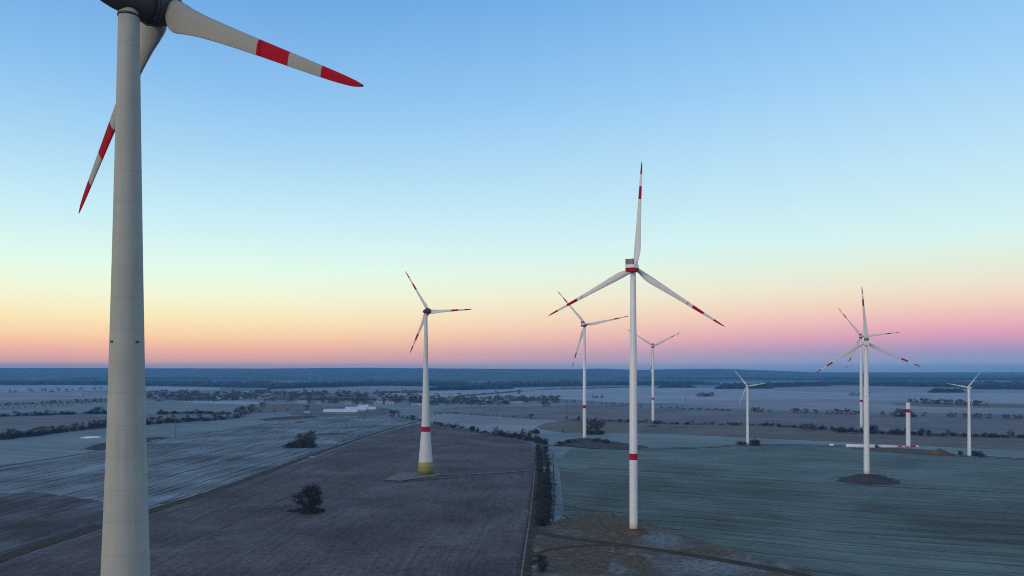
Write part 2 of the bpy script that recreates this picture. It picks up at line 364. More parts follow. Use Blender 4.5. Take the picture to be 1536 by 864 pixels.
# big fields near by
sheet('field', [(-300, 735), (-60, 706), (80, 688), (210, 667), (350, 645), (430, 629), (520, 624), (600, 625), (640, 632), (530, 662), (440, 695), (330, 736), (222, 771), (0, 842), (-300, 935)], f_stub, 1)
sheet('field', [(-300, 775), (-60, 742), (60, 738), (150, 752), (210, 766), (110, 800), (0, 838), (-300, 930)], f_soil2, 2, 6)
sheet('field', [(640, 633), (700, 646), (760, 655), (808, 668), (800, 720), (796, 790), (783, 870), (770, 1000), (-500, 1400), (-400, 975), (0, 846), (222, 773), (440, 698), (530, 664), (600, 642)], f_soil, 1)
strip('ditch_ground', [(-120, 880), (0, 838), (110, 803), (222, 768), (330, 735), (440, 693), (530, 661), (605, 637), (640, 631)], (10, 6), M['road_soil'])
for l_, w_ in (([(236, 775), (330, 747), (440, 706), (560, 662), (622, 640)], 1.6), ([(280, 786), (400, 735), (500, 694), (600, 655)], 1.2), ([(330, 795), (470, 728), (610, 664)], .9)): strip('path', l_, w_, M['dark_soil'], 2, 1.2)
for l_ in ([(225, 722), (330, 694), (430, 668), (560, 640)], [(225, 745), (330, 716), (440, 682), (560, 648)], [(225, 699), (330, 676), (420, 656), (520, 637)], [(-80, 765), (0, 748), (90, 728), (165, 708)], [(-80, 740), (0, 724), (90, 706), (165, 690)], [(240, 757), (340, 725), (450, 685), (540, 654)]): strip('path', l_, 1.1, M['dark_soil'], 2, 1.6)
strip('path', [(-120, 866), (0, 829), (110, 795), (222, 761), (330, 729), (440, 689), (530, 658), (605, 635)], (1.0, .9), M['frost_grass'])
sheet('field', [(824, 672), (960, 676), (1060, 673), (1110, 669), (1250, 669), (1330, 675), (1410, 683), (1536, 690), (1760, 706), (1760, 960), (1300, 900), (1190, 862), (1010, 812), (960, 788), (880, 768), (838, 778)], f_teal, 1)
sheet('field', [(790, 653), (850, 649), (960, 650.5), (1030, 652.5), (1286, 664.5), (1536, 676.5), (1760, 688), (1760, 703), (1536, 688), (1410, 681), (1330, 673.5), (1250, 667.5), (1110, 667), (1060, 671), (960, 673), (905, 668), (824, 670), (800, 660)], f_green, 1)
sheet('field', [(824, 700), (880, 704), (1024, 712), (1130, 720), (1240, 727.5), (1536, 742), (1760, 751), (1760, 960), (1300, 900), (1190, 862), (1010, 812), (960, 788), (880, 768), (834, 778), (828, 740)], f_teal2, 1)
strip('path', [(880, 703), (1024, 711), (1130, 719), (1240, 726), (1536, 741), (1700, 749)], 2.2, M['road_soil'], 2, .8)
strip('path', [(960, 789), (1024, 797), (1130, 806), (1230, 816), (1400, 828), (1536, 836), (1700, 848)], 1.4, M['soil'], 2, .8)
strip('path', [(824, 692), (900, 693), (1000, 696), (1060, 699)], 1.2, M['gravel'])
strip('path', [(-120, 724), (-20, 703), (70, 690), (165, 674), (250, 658), (350, 644), (420, 632)], (2.6, 1.6), M['dark_soil'])
sheet('ground', [(122, 674), (145, 667), (175, 662), (230, 656), (262, 656), (230, 660), (190, 669), (150, 676)], M['road_soil'], 1, 6)
sheet('ground', [(388, 629), (420, 625.5), (470, 624), (480, 626), (430, 629), (398, 632)], M['road_soil'], 1, 6)
sheet('ground', [(440, 633.5), (455, 632), (462, 633), (446, 635)], M['dark_soil'], 1)
sheet('ground', [(470, 652), (500, 649.5), (530, 650), (500, 652), (480, 653.5)], M['dark_soil'], 1)
sheet('pond', [(118, 657.6), (126, 655.6), (140, 654.9), (152, 655.4), (150, 657), (138, 658.2), (126, 658.6)], M['ice'], 2)
# track beside the hedge, farm road, site
strip('path', [(818, 662), (808, 690), (804, 740), (800, 790), (792, 840), (784, 880)], 8, M['dark_soil'])
strip('road', [(818, 662), (806, 690), (802, 740), (798, 785), (793, 822), (786, 880)], 5.5, M['road_soil'])
strip('path', [(815, 664), (803.5, 690), (799, 740), (794, 785), (788, 822), (780, 880)], .8, M['gravel'])
sheet('ground', [(826, 670), (838, 690), (842, 730), (846, 770), (838, 788), (826, 794), (822, 740), (823, 700)], M['frost_grass'], 1, 1)
strip('path', [(829, 680), (831, 720), (832, 750), (829, 785)], .9, M['dark_soil'])
sheet('ground', [(800, 800), (840, 780), (880, 769), (935, 771), (965, 785), (1010, 800), (1060, 815), (1240, 866), (1300, 905), (960, 905), (790, 905), (800, 850)], f_site, 1, 1.5)
strip('path', [(824, 757), (860, 762), (900, 769.5), (950, 780), (985, 792), (1024, 797)], 1.8, M['soil'], 2, .9)
strip('road', [(796, 798), (830, 806), (900, 815), (1000, 829), (1100, 845), (1190, 862), (1290, 885)], 6.4, M['road_soil'])
strip('path', [(800, 797), (830, 804.5), (900, 813), (1000, 826.5), (1100, 842), (1190, 858.5)], .9, M['dark_soil'])
strip('road', [(797, 838), (815, 828), (850, 822), (905, 819), (950, 822)], 3.8, M['road_soil'])
strip('road', [(800, 671), (835, 668), (880, 671), (960, 674.5), (1060, 672), (1110, 668.5), (1180, 668.5)], 5, M['gravel'])
strip('road', [(1110, 668.5), (1250, 669.5), (1330, 675.5), (1410, 683.5), (1536, 690.5), (1700, 701)], 3.2, M['dark_soil'])
sheet('ground', [(1262, 670), (1312, 672), (1395, 675), (1440, 683), (1410, 683), (1330, 679), (1290, 675)], M['soil'], 2, 1.5)
sheet('ground', [(835, 668), (850, 660), (880, 657), (925, 664), (985, 672), (930, 676), (870, 672)], M['dark_soil'], 2, 2)
sheet('pavement', [(576, 721), (600, 710), (640, 708.5), (664, 712), (652, 716), (600, 722.5)], M['gravel'], 0, 1.2)
strip('path', [(590, 724), (640, 720.5), (690, 717)], 1.6, M['road_soil'], 1, .9)
strip('road', [(655, 714), (730, 711.5), (770, 709), (800, 706)], 3.2, M['gravel'])
sheet('pavement', [(1003, 640), (1012, 636.5), (1040, 639), (1012, 641)], M['gravel'], 1, 1)
sheet('pavement', [(1262, 648), (1296, 644), (1300, 650), (1272, 651)], M['gravel'], 1, 1)

# hills and forests on the horizon
hm = field('wooded_hill', (.03, .045, .045), (.06, .08, .085), (.17, .19, .21), A_FAR, 60, 700, spread=.12)
HV, HF = [], []; NX, NY = 220, 26
def ridge(x, y):
    pxl = 768 + FPX * x / y
    top = 560.5                                              # skyline of the far hills, in photo rows
    for a, b in [(-400, 551.5), (0, 552), (380, 553), (545, 551.8), (720, 553.2), (860, 554), (900, 553), (960, 555), (1010, 553.6), (1085, 553.2), (1170, 556.5), (1240, 559.5), (1536, 560.5), (2100, 560)]:
        if pxl <= a:
            tt = 0 if a == pa[0] else (pxl - pa[0]) / (a - pa[0]); top = pa[1] + (b - pa[1]) * tt; break
        pa = (a, b)
    return top
pa = (-400, 551.5)
for j in range(NY):
    for i in range(NX):
        y = 6500 + 7500 * j / (NY - 1); pxl = -500 + 2600 * i / (NX - 1); x = (pxl - 768) / FPX * y
        pa = (-400, 551.5); top = ridge(max(x, -399 * 20), y) if pxl > -399 else 551.5
        zt = EYE + (HOR - top) * 14000 / FPX
        s = (j / (NY - 1)); z = zt * (s * s * (3 - 2 * s)) + 16 * noise.noise(Vector((x / 1500, y / 1100, 3))) * math.sin(math.pi * s)
        z += 5 * abs(noise.noise(Vector((x / 120, y / 120, 1)))) * s
        HV.append((x, y, max(-4, z) if j else -4))
for j in range(NY - 1):
    for i in range(NX - 1):
        a = j * NX + i; HF.append((a, a + 1, a + NX + 1, a + NX))
struct(raw('hills', HV, HF, hm, smooth=True))
fm = field('forest_canopy', (.008, .014, .013), (.017, .026, .024), (.032, .04, .036), 0, 18, 60, .4, .3, .3, spread=.16)
def forest(x0, x1, y_front0, y_front1, depth, h, seed):
    V, Fc = [], []; nx = max(20, int((x1 - x0) * 1.6)); rows = [0, 0, .02, .08, .2, .4, .7, 1, 1]
    for i in range(nx + 1):
        u = i / nx; px = x0 + (x1 - x0) * u; yf = y_front0 + (y_front1 - y_front0) * u + .5 * noise.noise(Vector((px / 14, seed, 0)))
        base = at(px, yf)
        for j, s in enumerate(rows):
            p = base + Vector((base.x / base.y, 1, 0)) * (s * depth)
            endt = min(1, 6 * min(u, 1 - u) + .12)
            hh = h * endt * (.72 + .5 * noise.noise(Vector((p.x / 16, p.y / 30, seed))) + .25 * noise.noise(Vector((p.x / 60, p.y / 90, seed + 4))))
            V.append((p.x, p.y, -1 if j in (0, len(rows) - 1) else max(2, hh)))
    n = len(rows)
    for i in range(nx):
        for j in range(n - 1):
            a = i * n + j; Fc.append((a, a + n, a + n + 1, a + 1))
    return struct(raw('forest', V, Fc, fm), 'stuff')
for k, a in enumerate([(-140, 230, 577, 577.5, 1100, 22), (180, 440, 578.5, 582.5, 1400, 22), (400, 580, 583.5, 578.5, 900, 24), (520, 720, 578.2, 580, 1200, 22), (638, 770, 586, 583.5, 420, 20), (700, 900, 582, 578.5, 1100, 22),
                       (860, 1080, 578.5, 577, 900, 20), (985, 1045, 581.5, 581.5, 160, 16), (1072, 1160, 583.6, 583, 300, 26), (1130, 1246, 581, 578.8, 420, 24), (1220, 1330, 577, 578, 900, 20), (1290, 1480, 578.5, 582, 1200, 24), (1440, 1680, 583.5, 585.5, 1300, 26),
                       (1392, 1448, 589, 589, 120, 18), (-120, 80, 568, 568, 900, 22), (60, 520, 570, 569, 1000, 22), (880, 1240, 569, 570, 1200, 22), (1180, 1660, 570, 571, 1500, 22)]):
    forest(*a, seed=k * 3.7)

# ------------------------------------------------------------------ haze: even, pale air between the ground and just over the tallest rotor
hz = bmesh.new(); box(hz, -16000, 16000, -1500, 15500, -5, HAZE_TOP)
hzm = bpy.data.materials.new('air'); hzm.use_nodes = True; ht = hzm.node_tree; ht.nodes.clear()
pv = ht.nodes.new('ShaderNodeVolumePrincipled'); pv.inputs['Color'].default_value = (.145, .42, .78, 1); pv.inputs['Density'].default_value = HAZE_D; pv.inputs['Anisotropy'].default_value = 0
ho = ht.nodes.new('ShaderNodeOutputMaterial'); ht.links.new(pv.outputs[0], ho.inputs['Volume'])
struct(mesh('haze', hz, hzm), 'stuff')

# ------------------------------------------------------------------ soil mounds
def mound(loc, rx, ry, h, mat, label, flat=.15, rz=0, seed=0.0):
    V, Fc = [], []; nr, ns = 12, 40
    V.append((0, 0, h))
    for j in range(1, nr + 1):
        t = j / nr
        for k in range(ns):
            a = 2 * math.pi * k / ns; wob = 1 + .22 * noise.noise(Vector((math.cos(a) * 1.5, math.sin(a) * 1.5, seed)))
            x, y = rx * t * wob * math.cos(a), ry * t * wob * math.sin(a)
            s = max(0, min(1, (t - flat) / (1 - flat))); z = h * (1 - s) ** 1.1 * (1 + .75 * t * noise.noise(Vector((x / 2.2, y / 2.2, seed)))) + (.3 * h * t * (1 - t) * noise.noise(Vector((x / 5, y / 5, seed + 3))))
            V.append((x, y, z if j < nr else -.4))
    for k in range(ns):
        Fc.append((0, 1 + k, 1 + (k + 1) % ns))
        for j in range(nr - 1):
            a = 1 + j * ns; Fc.append((a + k, a + ns + k, a + ns + (k + 1) % ns, a + (k + 1) % ns))
    o = raw('soil_mound', V, Fc, mat, smooth=True); o.location = loc; o.rotation_euler.z = rz
    return tag(o, label, 'mound')

# ------------------------------------------------------------------ wind turbines
def naca(n=9, th=.2):
    xs = [.5 * (1 - math.cos(math.pi * i / n)) for i in range(n + 1)]
    yt = lambda x: 5 * th * (.2969 * math.sqrt(x) - .126 * x - .3516 * x * x + .2843 * x ** 3 - .1015 * x ** 4)
    up = [(x, yt(x) * 1.15) for x in xs]; lo = [(x, -yt(x) * .85) for x in xs[1:-1]]
    return up[::-1] + lo                                   # from the trailing edge round the nose
def blade_mesh(name, Rr, stations, bands, mats):
    """Z along the blade, +X to the trailing edge, +Y upwind. bands: fractions where red starts and stops"""
    V, Fc, idx = [], [], []; rs = []
    cuts = sorted({round(b * Rr, 3) for bb in bands for b in bb} | {s[0] * Rr for s in stations} | {Rr * k / 60 for k in range(2, 60)})
    def val(r, i):
        f = r / Rr; S_ = stations
        for k in range(len(S_) - 1):
            if f <= S_[k + 1][0] or k == len(S_) - 2:
                p1, p2 = S_[k], S_[k + 1]; p0 = S_[max(0, k - 1)]; p3 = S_[min(len(S_) - 1, k + 2)]; hh = p2[0] - p1[0]; t = min(1, max(0, (f - p1[0]) / hh))
                def slope(a, b, c):
                    d1 = (b[i] - a[i]) / max(1e-6, b[0] - a[0]); d2 = (c[i] - b[i]) / max(1e-6, c[0] - b[0])
                    return 0 if d1 * d2 <= 0 else 2 * d1 * d2 / (d1 + d2)
                m1 = slope(p0, p1, p2) if k else (p2[i] - p1[i]) / hh; m2 = slope(p1, p2, p3) if k < len(S_) - 2 else (p2[i] - p1[i]) / hh
                return (2 * t ** 3 - 3 * t * t + 1) * p1[i] + (t ** 3 - 2 * t * t + t) * hh * m1 + (-2 * t ** 3 + 3 * t * t) * p2[i] + (t ** 3 - t * t) * hh * m2
    NP = 18
    for r in cuts:
        if r < stations[0][0] * Rr - 1e-6: continue
        ch, th, tw, rnd = val(r, 1), val(r, 2), -R(val(r, 3)), max(0, min(1, val(r, 4)))
        foil = naca(9, th)
        ring = []
        for k, (fx, fy) in enumerate(foil):
            a = 2 * math.pi * k / NP
            cx, cyy = .5 + .5 * math.cos(a), .5 * math.sin(a)           # round root
            x = (fx * (1 - rnd) + cx * rnd) * ch - ch * (.32 * (1 - rnd) + .5 * rnd); y = (fy * (1 - rnd) + cyy * rnd * th / .9) * ch
            ring.append((x * math.cos(tw) - y * math.sin(tw), x * math.sin(tw) + y * math.cos(tw) + .012 * r * r / Rr, r))
        rs.append(r); V += ring
    n = len(rs)
    for i in range(n - 1):
        mid = (rs[i] + rs[i + 1]) / 2 / Rr; mi = 1 if any(a < mid < b for a, b in bands) else 0
        if mid > .985 and len(mats) > 2: mi = 2
        for k in range(NP):
            Fc.append((i * NP + k, i * NP + (k + 1) % NP, (i + 1) * NP + (k + 1) % NP, (i + 1) * NP + k)); idx.append(mi)
    Fc.append(tuple(range(NP))[::-1]); idx.append(0); Fc.append(tuple(range((n - 1) * NP, n * NP))); idx.append(idx[-2] if len(idx) > 1 else 0)
    me = bpy.data.meshes.new(name); me.from_pydata(V, [], Fc)
    for m in mats: me.materials.append(m)
    me.polygons.foreach_set('material_index', idx); me.polygons.foreach_set('use_smooth', [True] * len(Fc)); me.update()
    return me
# r/R, chord, thickness, twist, roundness
ST_SLIM = [(.02, 2.3, .9, 14, 1), (.05, 2.35, .8, 14, .9), (.1, 3.0, .45, 13, .35), (.17, 3.7, .32, 10, 0), (.25, 3.45, .26, 7, 0), (.4, 2.7, .22, 4, 0), (.6, 1.95, .2, 2, 0), (.8, 1.35, .18, 1, 0), (.95, .85, .16, 0, 0), (.985, .55, .16, 0, 0), (1, .16, .16, 0, 0)]
ST_FAT = [(.052, 2.5, .75, 24, 1), (.06, 3.3, .62, 24, .75), (.085, 4.1, .46, 23, .3), (.115, 4.25, .36, 21, .1), (.16, 3.7, .33, 17, 0), (.24, 3.0, .28, 12, 0), (.38, 2.4, .24, 8, 0), (.55, 1.95, .21, 5, 0), (.72, 1.6, .19, 3, 0), (.88, 1.2, .18, 2, 0), (.96, .8, .18, 1, 0), (.988, .42, .25, 0, 0), (1, .2, .5, 0, 0)]
def scaled(st, k): return [(a, b * k, c, d, e) for a, b, c, d, e in st]
NB = [(.655, .775), (.885, 1.01)]
B_SLIM = blade_mesh('blade', 57, ST_SLIM, NB, [M['blade_white'], M['red']])
B_V90 = blade_mesh('blade', 45, scaled(ST_SLIM, .85), NB, [M['blade_white'], M['red']])
B_SMALL = blade_mesh('blade', 23.5, scaled(ST_SLIM, .5), [], [M['blade_white'], M['red']])
B_FAT = blade_mesh('blade', 44, ST_FAT, [(.535, .685), (.83, .985)], [M['blade'], M['red'], M['dark']])
B_FATW = blade_mesh('blade', 40.5, scaled(ST_FAT, .92), [(.535, .685), (.83, .985)], [M['blade_white'], M['red'], M['dark']])

def tower_mesh(prof, mats, bands):
    """prof: (height, diameter). bands: (z0, z1, material index)"""
    zs = sorted({p[0] for p in prof} | {z for b in bands for z in b[:2]} | {prof[-1][0] * k / 30 for k in range(31)})
    def dia(z):
        for a, b in zip(prof, prof[1:]):
            if z <= b[0]: return a[1] + (b[1] - a[1]) * (z - a[0]) / (b[0] - a[0])
        return prof[-1][1]
    bm = bmesh.new()
    def mif(i):
        zm = (zs[i] + zs[min(i + 1, len(zs) - 1)]) / 2
        for a, b, m in bands:
            if a < zm < b: return m
        return 0
    lathe(bm, [(z, dia(z) / 2) for z in zs], 48, mif=mif)
    bm.normal_update()
    return bm
PROF_E = [(0, 13.4), (10, 11.9), (25, 9.3), (39, 7.4), (60, 5.95), (79, 4.75), (101, 3.82), (119, 3.14), (135.2, 2.6)]
PROF_N = [(0, 4.35), (40, 4.3), (90, 3.9), (139.5, 3.0)]

def rotor_frame(yaw, tilt):
    y, t = R(yaw), R(tilt)
    ax = Vector((math.sin(y) * math.cos(t), math.cos(y) * math.cos(t), math.sin(t))); s = Vector((math.cos(y), -math.sin(y), 0)); u = s.cross(ax)
    return s, ax, u
def frame_mat(s, a, u, loc):
    m = Matrix((s, a, u)).transposed().to_4x4(); m.translation = loc; return m
def turbine(base, hubz, yaw, phi, oh, prof, blade_me, scale_b, kind, label, tower_mats, bands, tilt=5, group='wind turbines of the wind farm'):
    t = thing('wind_turbine', base, label, 'wind turbine', group)
    H = hubz - base.z
    k = (H - prof[1]) / prof[0][-1][0]
    prof_s = [(z * k, d) for z, d in prof[0]]
    mesh('tower', tower_mesh(prof_s, tower_mats, bands), tower_mats, t)
    if kind == 'n':
        bm = bmesh.new(); lathe(bm, [(-1.2, 3.3), (.22, 3.2), (.3, 3.05), (.31, 2.2)], 40); mesh('foundation', bm, M['pale_concrete'], t)
    s, ax, u = rotor_frame(yaw, tilt); fm_ = frame_mat(s, ax, u, Vector((0, 0, H)))
    if kind == 'egg':
        bm = bmesh.new(); lathe(bm, [(-4.5, .05), (-4.3, .55), (-3.5, 1.1), (-2.2, 1.6), (-.6, 2.02), (1, 2.42), (2.55, 2.78)], 40, 'y')
        n = mesh('nacelle', bm, M['nac'], t); n.matrix_local = fm_
        bm = bmesh.new(); lathe(bm, [(2.56, 2.92), (2.66, 2.95), (2.76, 2.92)], 40, 'y')
        sp = mesh('seam_ring', bm, M['dark'], n)
        bm = bmesh.new(); lathe(bm, [(2.78, 2.88), (3.6, 2.85), (5.0, 2.6), (6.4, 2.0), (7.3, 1.15), (7.6, .05)], 40, 'y')
        h = mesh('hub', bm, M['nac'], t); h.matrix_local = fm_
        bm = bmesh.new(); lathe(bm, [(-3.6 + 1.5, prof_s[-1][1] / 2 + .12), (-3.6 + 1.62, prof_s[-1][1] / 2 + .14), (-3.6 + 1.74, prof_s[-1][1] / 2 + .12)], 40)
        c = mesh('collar', bm, M['dark'], t); c.location = (0, 0, prof_s[-1][0] + 1.2)
    else:
        W, Ht, Lr, Lf = {'n': (4.7, 3.9, 7.2, 3.2), 'v': (3.6, 3.6, 6.6, 2.6), 's': (2.1, 2.2, 4.2, 1.5)}[kind]
        bm = bmesh.new()
        if kind == 'n':
            box(bm, -W / 2, W / 2, -Lr, Lf, -Ht / 2, -Ht / 2 + 2.2, 1, .25); box(bm, -W / 2 + .004, W / 2 - .004, -Lr + .05, Lf - .05, -Ht / 2 + 2.0, Ht / 2, 0, .2)
        else: box(bm, -W / 2, W / 2, -Lr, Lf, -Ht / 2, Ht / 2, 0, .3)
        n = mesh('nacelle', bm, [M['white'], M['red']], t); n.matrix_local = fm_
        if kind in 'nv':
            bm = bmesh.new(); ch = 2.9 if kind == 'n' else 2.2; cd = 1.2 if kind == 'n' else 2.6
            box(bm, -W / 2 + .1, W / 2 - .1, -Lr + .2, -Lr + .2 + cd, Ht / 2 + .002, Ht / 2 + ch, 0, .08)
            mesh('cooler', bm, M['cooler'], n)
            for x_, h_ in ((W / 2 - .9, 1.1), (-W / 2 + .8, .8)):
                bm = bmesh.new(); box(bm, x_, x_ + .08, -Lr + .8, -Lr + .88, Ht / 2 + ch, Ht / 2 + ch + h_); mesh('mast', bm, M['dark'], n)
        else:
            bm = bmesh.new(); box(bm, -W / 2 + .15, W / 2 - .15, -Lr - .05, -Lr - .002, -Ht / 2 + .3, Ht / 2 - .3); mesh('vent', bm, M['dark'], n)
        rh = {'n': 1.75, 'v': 1.6, 's': .95}[kind]
        bm = bmesh.new(); lathe(bm, [(Lf + .05, rh * .8), (Lf + .3, rh), (oh + rh * .55, rh), (oh + rh * 1.1, rh * .72), (oh + rh * 1.45, .1)], 28, 'y')
        h = mesh('hub', bm, M['blade_white'], t); h.matrix_local = fm_
    for q in range(3):
        a = R(phi + 120 * q); d = s * math.sin(a) + u * math.cos(a); te = s * math.cos(a) - u * math.sin(a)
        b = bpy.data.objects.new('blade', blade_me); C.objects.link(b); b.parent = t
        b.matrix_local = frame_mat(te, ax, d, Vector((0, 0, H)) + ax * oh) @ Matrix.Diagonal((scale_b, scale_b, scale_b, 1))
    return t, prof_s
GR = 'wind turbines of the wind farm'
# the near one, and its twin in the dark field
M['nac'] = M['brown_black']
t0, ps = turbine(Vector((-51.36, 106.24, 0)), 136.87, 39.3, 116.36, 4.82, (PROF_E, 1.55), B_FAT, 43.24 / 44, 'egg', 'huge concrete wind turbine close by, its head cut off at the top of the picture', [M['concrete']], [], tilt=7.5)
for a in (-121, -30):
    z = 87 + (556 - 513) * 106 / FPX; r = 4.6 / 2 - .16; an = R(a)
    bm = bmesh.new(); box(bm, -.2, .2, -.14, .14, -.13, .13, 0, .04); o = mesh('obstruction_light', bm, M['dark'], t0); o.location = (r * math.cos(an), r * math.sin(an), z); o.rotation_euler.z = an + math.pi / 2
bm = bmesh.new(); an = R(-128)
V, Fc = [], []
for z0, z1 in ((20, 60), ):
    def rr(z): return (9.3 + (7.4 - 9.3) * (z - 25) / 14 if z < 39 else 7.4 + (5.95 - 7.4) * (z - 39) / 21) / 2 + .03
    for i in range(8):
        za, zb = z0 + (z1 - z0) * i / 8, z0 + (z1 - z0) * (i + 1) / 8
        tube(V, Fc, (rr(za) * math.cos(an), rr(za) * math.sin(an), za), (rr(zb) * math.cos(an), rr(zb) * math.sin(an), zb), .05, .05, 5)
bm.free(); raw('cable', V, Fc, M['dark'], parent=t0)
M['nac'] = M['maroon']
turbine(Vector((-72.3, 668, 0)), 136.7, 21.9, -31.1, 4.5, (PROF_E, 1.55), B_FATW, 1.0, 'egg', 'concrete wind turbine with green painted foot standing in the dark ploughed field', [M['pale_concrete'], M['red'], M['green1'], M['green2'], M['green3']],
        [(36, 40.3, 1), (0, 3.8, 2), (3.8, 7.2, 3), (7.2, 10.8, 4)])
red_ring = [(39.2, 43, 1)]
NT = [M['white_tower'], M['red']]
turbine(Vector((65.2, 428.4, 1.5)), 142.1, 23.7, 4.75, 4.5, (PROF_N, 1.95), B_SLIM, 1.0, 'n', 'tallest white wind turbine, rising from the earthworks beside the dirt road', NT, [(39.2 - 1.5, 42.6 - 1.5, 1)])
turbine(Vector((90.3, 993, 2.0)), 144.1, 23.4, -39.8, 4.5, (PROF_N, 1.95), B_SLIM, 1.0, 'n', 'white wind turbine with red tower ring in front of the bare tree clump', NT, [(38, 42, 1)])
p5 = at(979.5, 635)
turbine(Vector((p5.x, p5.y, 0)), 127.5, 12, -56.5, 4.5, (PROF_N, 1.95), B_SLIM, .88, 'n', 'distant white wind turbine just right of the tallest one, two blades raised in a V', NT, [(39, 42.6, 1)])
p6 = at(1292, 641)
turbine(Vector((p6.x, p6.y, 0)), 139.4, 27, -35.9, 4.5, (PROF_N, 1.95), B_SLIM, .97, 'n', 'white wind turbine with red tower ring, mostly hidden behind the one on the dark mound', NT, [(38.8, 42.4, 1)])
turbine(Vector((280, 630, 5)), 109.2, 19.5, -3.7, 3.8, ([(0, 4.4), (60, 3.9), (100, 2.9)], 1.8), B_V90, .985, 'v', 'white wind turbine with plain tower standing on the dark soil mound', [M['white_tower']], [])
q = at(1121.5, 668)
turbine(Vector((q.x, q.y, 0)), 69, .6, -38.8, 2.2, ([(0, 3.4), (66, 2.0)], 1.1), B_SMALL, 1.04, 's', 'small all white wind turbine between low shrubs beside the field track', [M['white_tower']], [])
q = at(1454, 684)
turbine(Vector((q.x, q.y, 0)), 69.5, -8.2, -79.5, 2.2, ([(0, 3.6), (66, 2.1)], 1.1), B_SMALL, 1.0, 's', 'small all white wind turbine nearest the right edge, past the brown spoil heap', [M['white_tower']], [])
# unfinished tower, its section and blade lying beside it
q = at(1362.5, 671)
st = thing('tower_stump', q, 'unfinished white turbine tower without a nacelle, red ring near its open top', 'unfinished tower')
mesh('tower', tower_mesh([(0, 4.9), (51, 4.5)], NT, [(39.5, 43.3, 1)]), NT, st)
bm = bmesh.new(); lathe(bm, [(50.9, 2.3), (51.12, 2.34), (51.25, 2.3)], 40); mesh('flange', bm, M['slat'], st)
a, b = at(1269, 671.6), at(1312, 672.6); d = (b - a); ln = d.length
bm = bmesh.new(); lathe(bm, [(0, 1.75), (.1, 1.95), (ln * .5, 2.05), (ln - .1, 2.15), (ln, 1.95)], 36, 'y')
o = mesh('tower_section', bm, M['white']); o.location = a + Vector((0, 0, 2.2)); o.rotation_euler = (0, 0, math.atan2(d.y, d.x) - math.pi / 2); tag(o, 'long white tower section lying on the ground left of the unfinished tower', 'tower section')
bm = bmesh.new(); lathe(bm, [(ln + .003, 1.6), (ln + .02, 1.7)], 36, 'y'); mesh('end_cover', bm, M['slat'], o)
bl = bpy.data.objects.new('rotor_blade', B_SLIM); C.objects.link(bl); a, b = at(1316, 671.3), at(1364, 672.4)
d = (b - a).normalized(); bl.matrix_world = frame_mat(Vector((-d.y, d.x, 0)).cross(d) * 1, Vector((-d.y, d.x, 0)), d, a + Vector((0, 0, 2.2))) @ Matrix.Diagonal((.9, .9, (b - a).length / 57, 1)); tag(bl, 'white rotor blade with red stripes lying on the ground beside the unfinished tower', 'rotor blade')
bm = bmesh.new(); lathe(bm, [(-1.6, 1.2), (-1.2, 2.0), (1.2, 2.0), (1.8, 1.0)], 24, 'y')
o = mesh('rotor_hub', bm, M['slat']); o.location = at(1314.5, 671.8) + Vector((0, 0, 2)); o.rotation_euler.z = 1.4; tag(o, 'dark grey rotor hub on the ground between tower section and lying blade', 'rotor hub')
def container(px, py, mat, label):
    c = thing('site_container', at(px, py), label, 'container', rz=random.uniform(-.3, .3))
    bm = bmesh.new(); box(bm, -3, 3, -1.2, 1.2, .15, 2.7, 0, .06); mesh('body', bm, mat, c)
    bm = bmesh.new()
    for xx in (-2.6, -1.3, 0, 1.3, 2.6): box(bm, xx - .08, xx + .08, -1.24, -1.202, .3, 2.6)
    mesh('ribs', bm, mat, c); bm = bmesh.new(); box(bm, -1, 0, -1.26, -1.245, .3, 2.3); mesh('door', bm, M['slat'], c); c.scale = (.75, .75, .75)
container(1369, 671.2, M['red'], 'red site container just right of the unfinished tower foot')
def van(px, py, label, rz):
    c = thing('parked_van', at(px, py), label, 'van', rz=rz)
    bm = bmesh.new(); box(bm, -2.7, 1.6, -.98, .98, .45, 2.55, 0, .18); box(bm, 1.4, 2.7, -.95, .95, .45, 1.45, 0, .18); mesh('body', bm, M['white'], c)
    bm = bmesh.new(); box(bm, 1.45, 1.68, -.85, .85, 1.5, 2.3); mesh('windscreen', bm, M['dark'], c)
    for x_ in (-1.7, 1.8):
        for y_ in (-.95, .95):
            V, Fc = [], []; tube(V, Fc, (x_, y_ - .12, .36), (x_, y_ + .12, .36), .36, .36, 14); wv = raw('wheel', V, Fc + [tuple(range(14))[::-1], tuple(range(14, 28))], M['dark'], parent=c)
van(1247, 669, 'white van parked alone on the field track left of the tower section', 2.8); van(1376, 671, 'white van parked right of the unfinished tower', 1.2)

mound(Vector((280, 626, -.1)), 27, 23, 5.6, M['dark_soil'], 'dark soil mound heaped round the foot of a plain white turbine', .22, seed=2)
mound(Vector((65.2, 427, -.05)), 10, 8.5, 2.6, M['soil'], 'low ochre soil mound round the foot of the tallest turbine', .45, seed=8)
mound(at(921, 805) + Vector((0, 0, -.1)), 7, 5, 2.6, M['soil'], 'ochre spoil heap left of the tallest turbine, beside its mound', .1, seed=5)
mound(Vector((90, 990, -.1)), 26, 20, 3.2, M['dark_soil'], 'wide dark soil mound at the foot of the turbine by the bare tree clump', .2, seed=11)
mound(at(1409, 682.5) + Vector((0, 0, -.1)), 14, 10, 7.2, M['soil'], 'brown spoil heap between unfinished tower and small right turbine', .06, seed=15)
mound(at(980, 640) + Vector((0, 4, -.1)), 16, 11, 2.0, M['dark_soil'], 'low dark mound at the foot of the distant turbine behind the tallest one', .2, seed=18)
mound(at(950, 838) + Vector((0, 0, -.2)), 7, 6, .9, M['soil'], 'low brown earth heap in front of the dirt road below the tallest turbine', .25, seed=21)

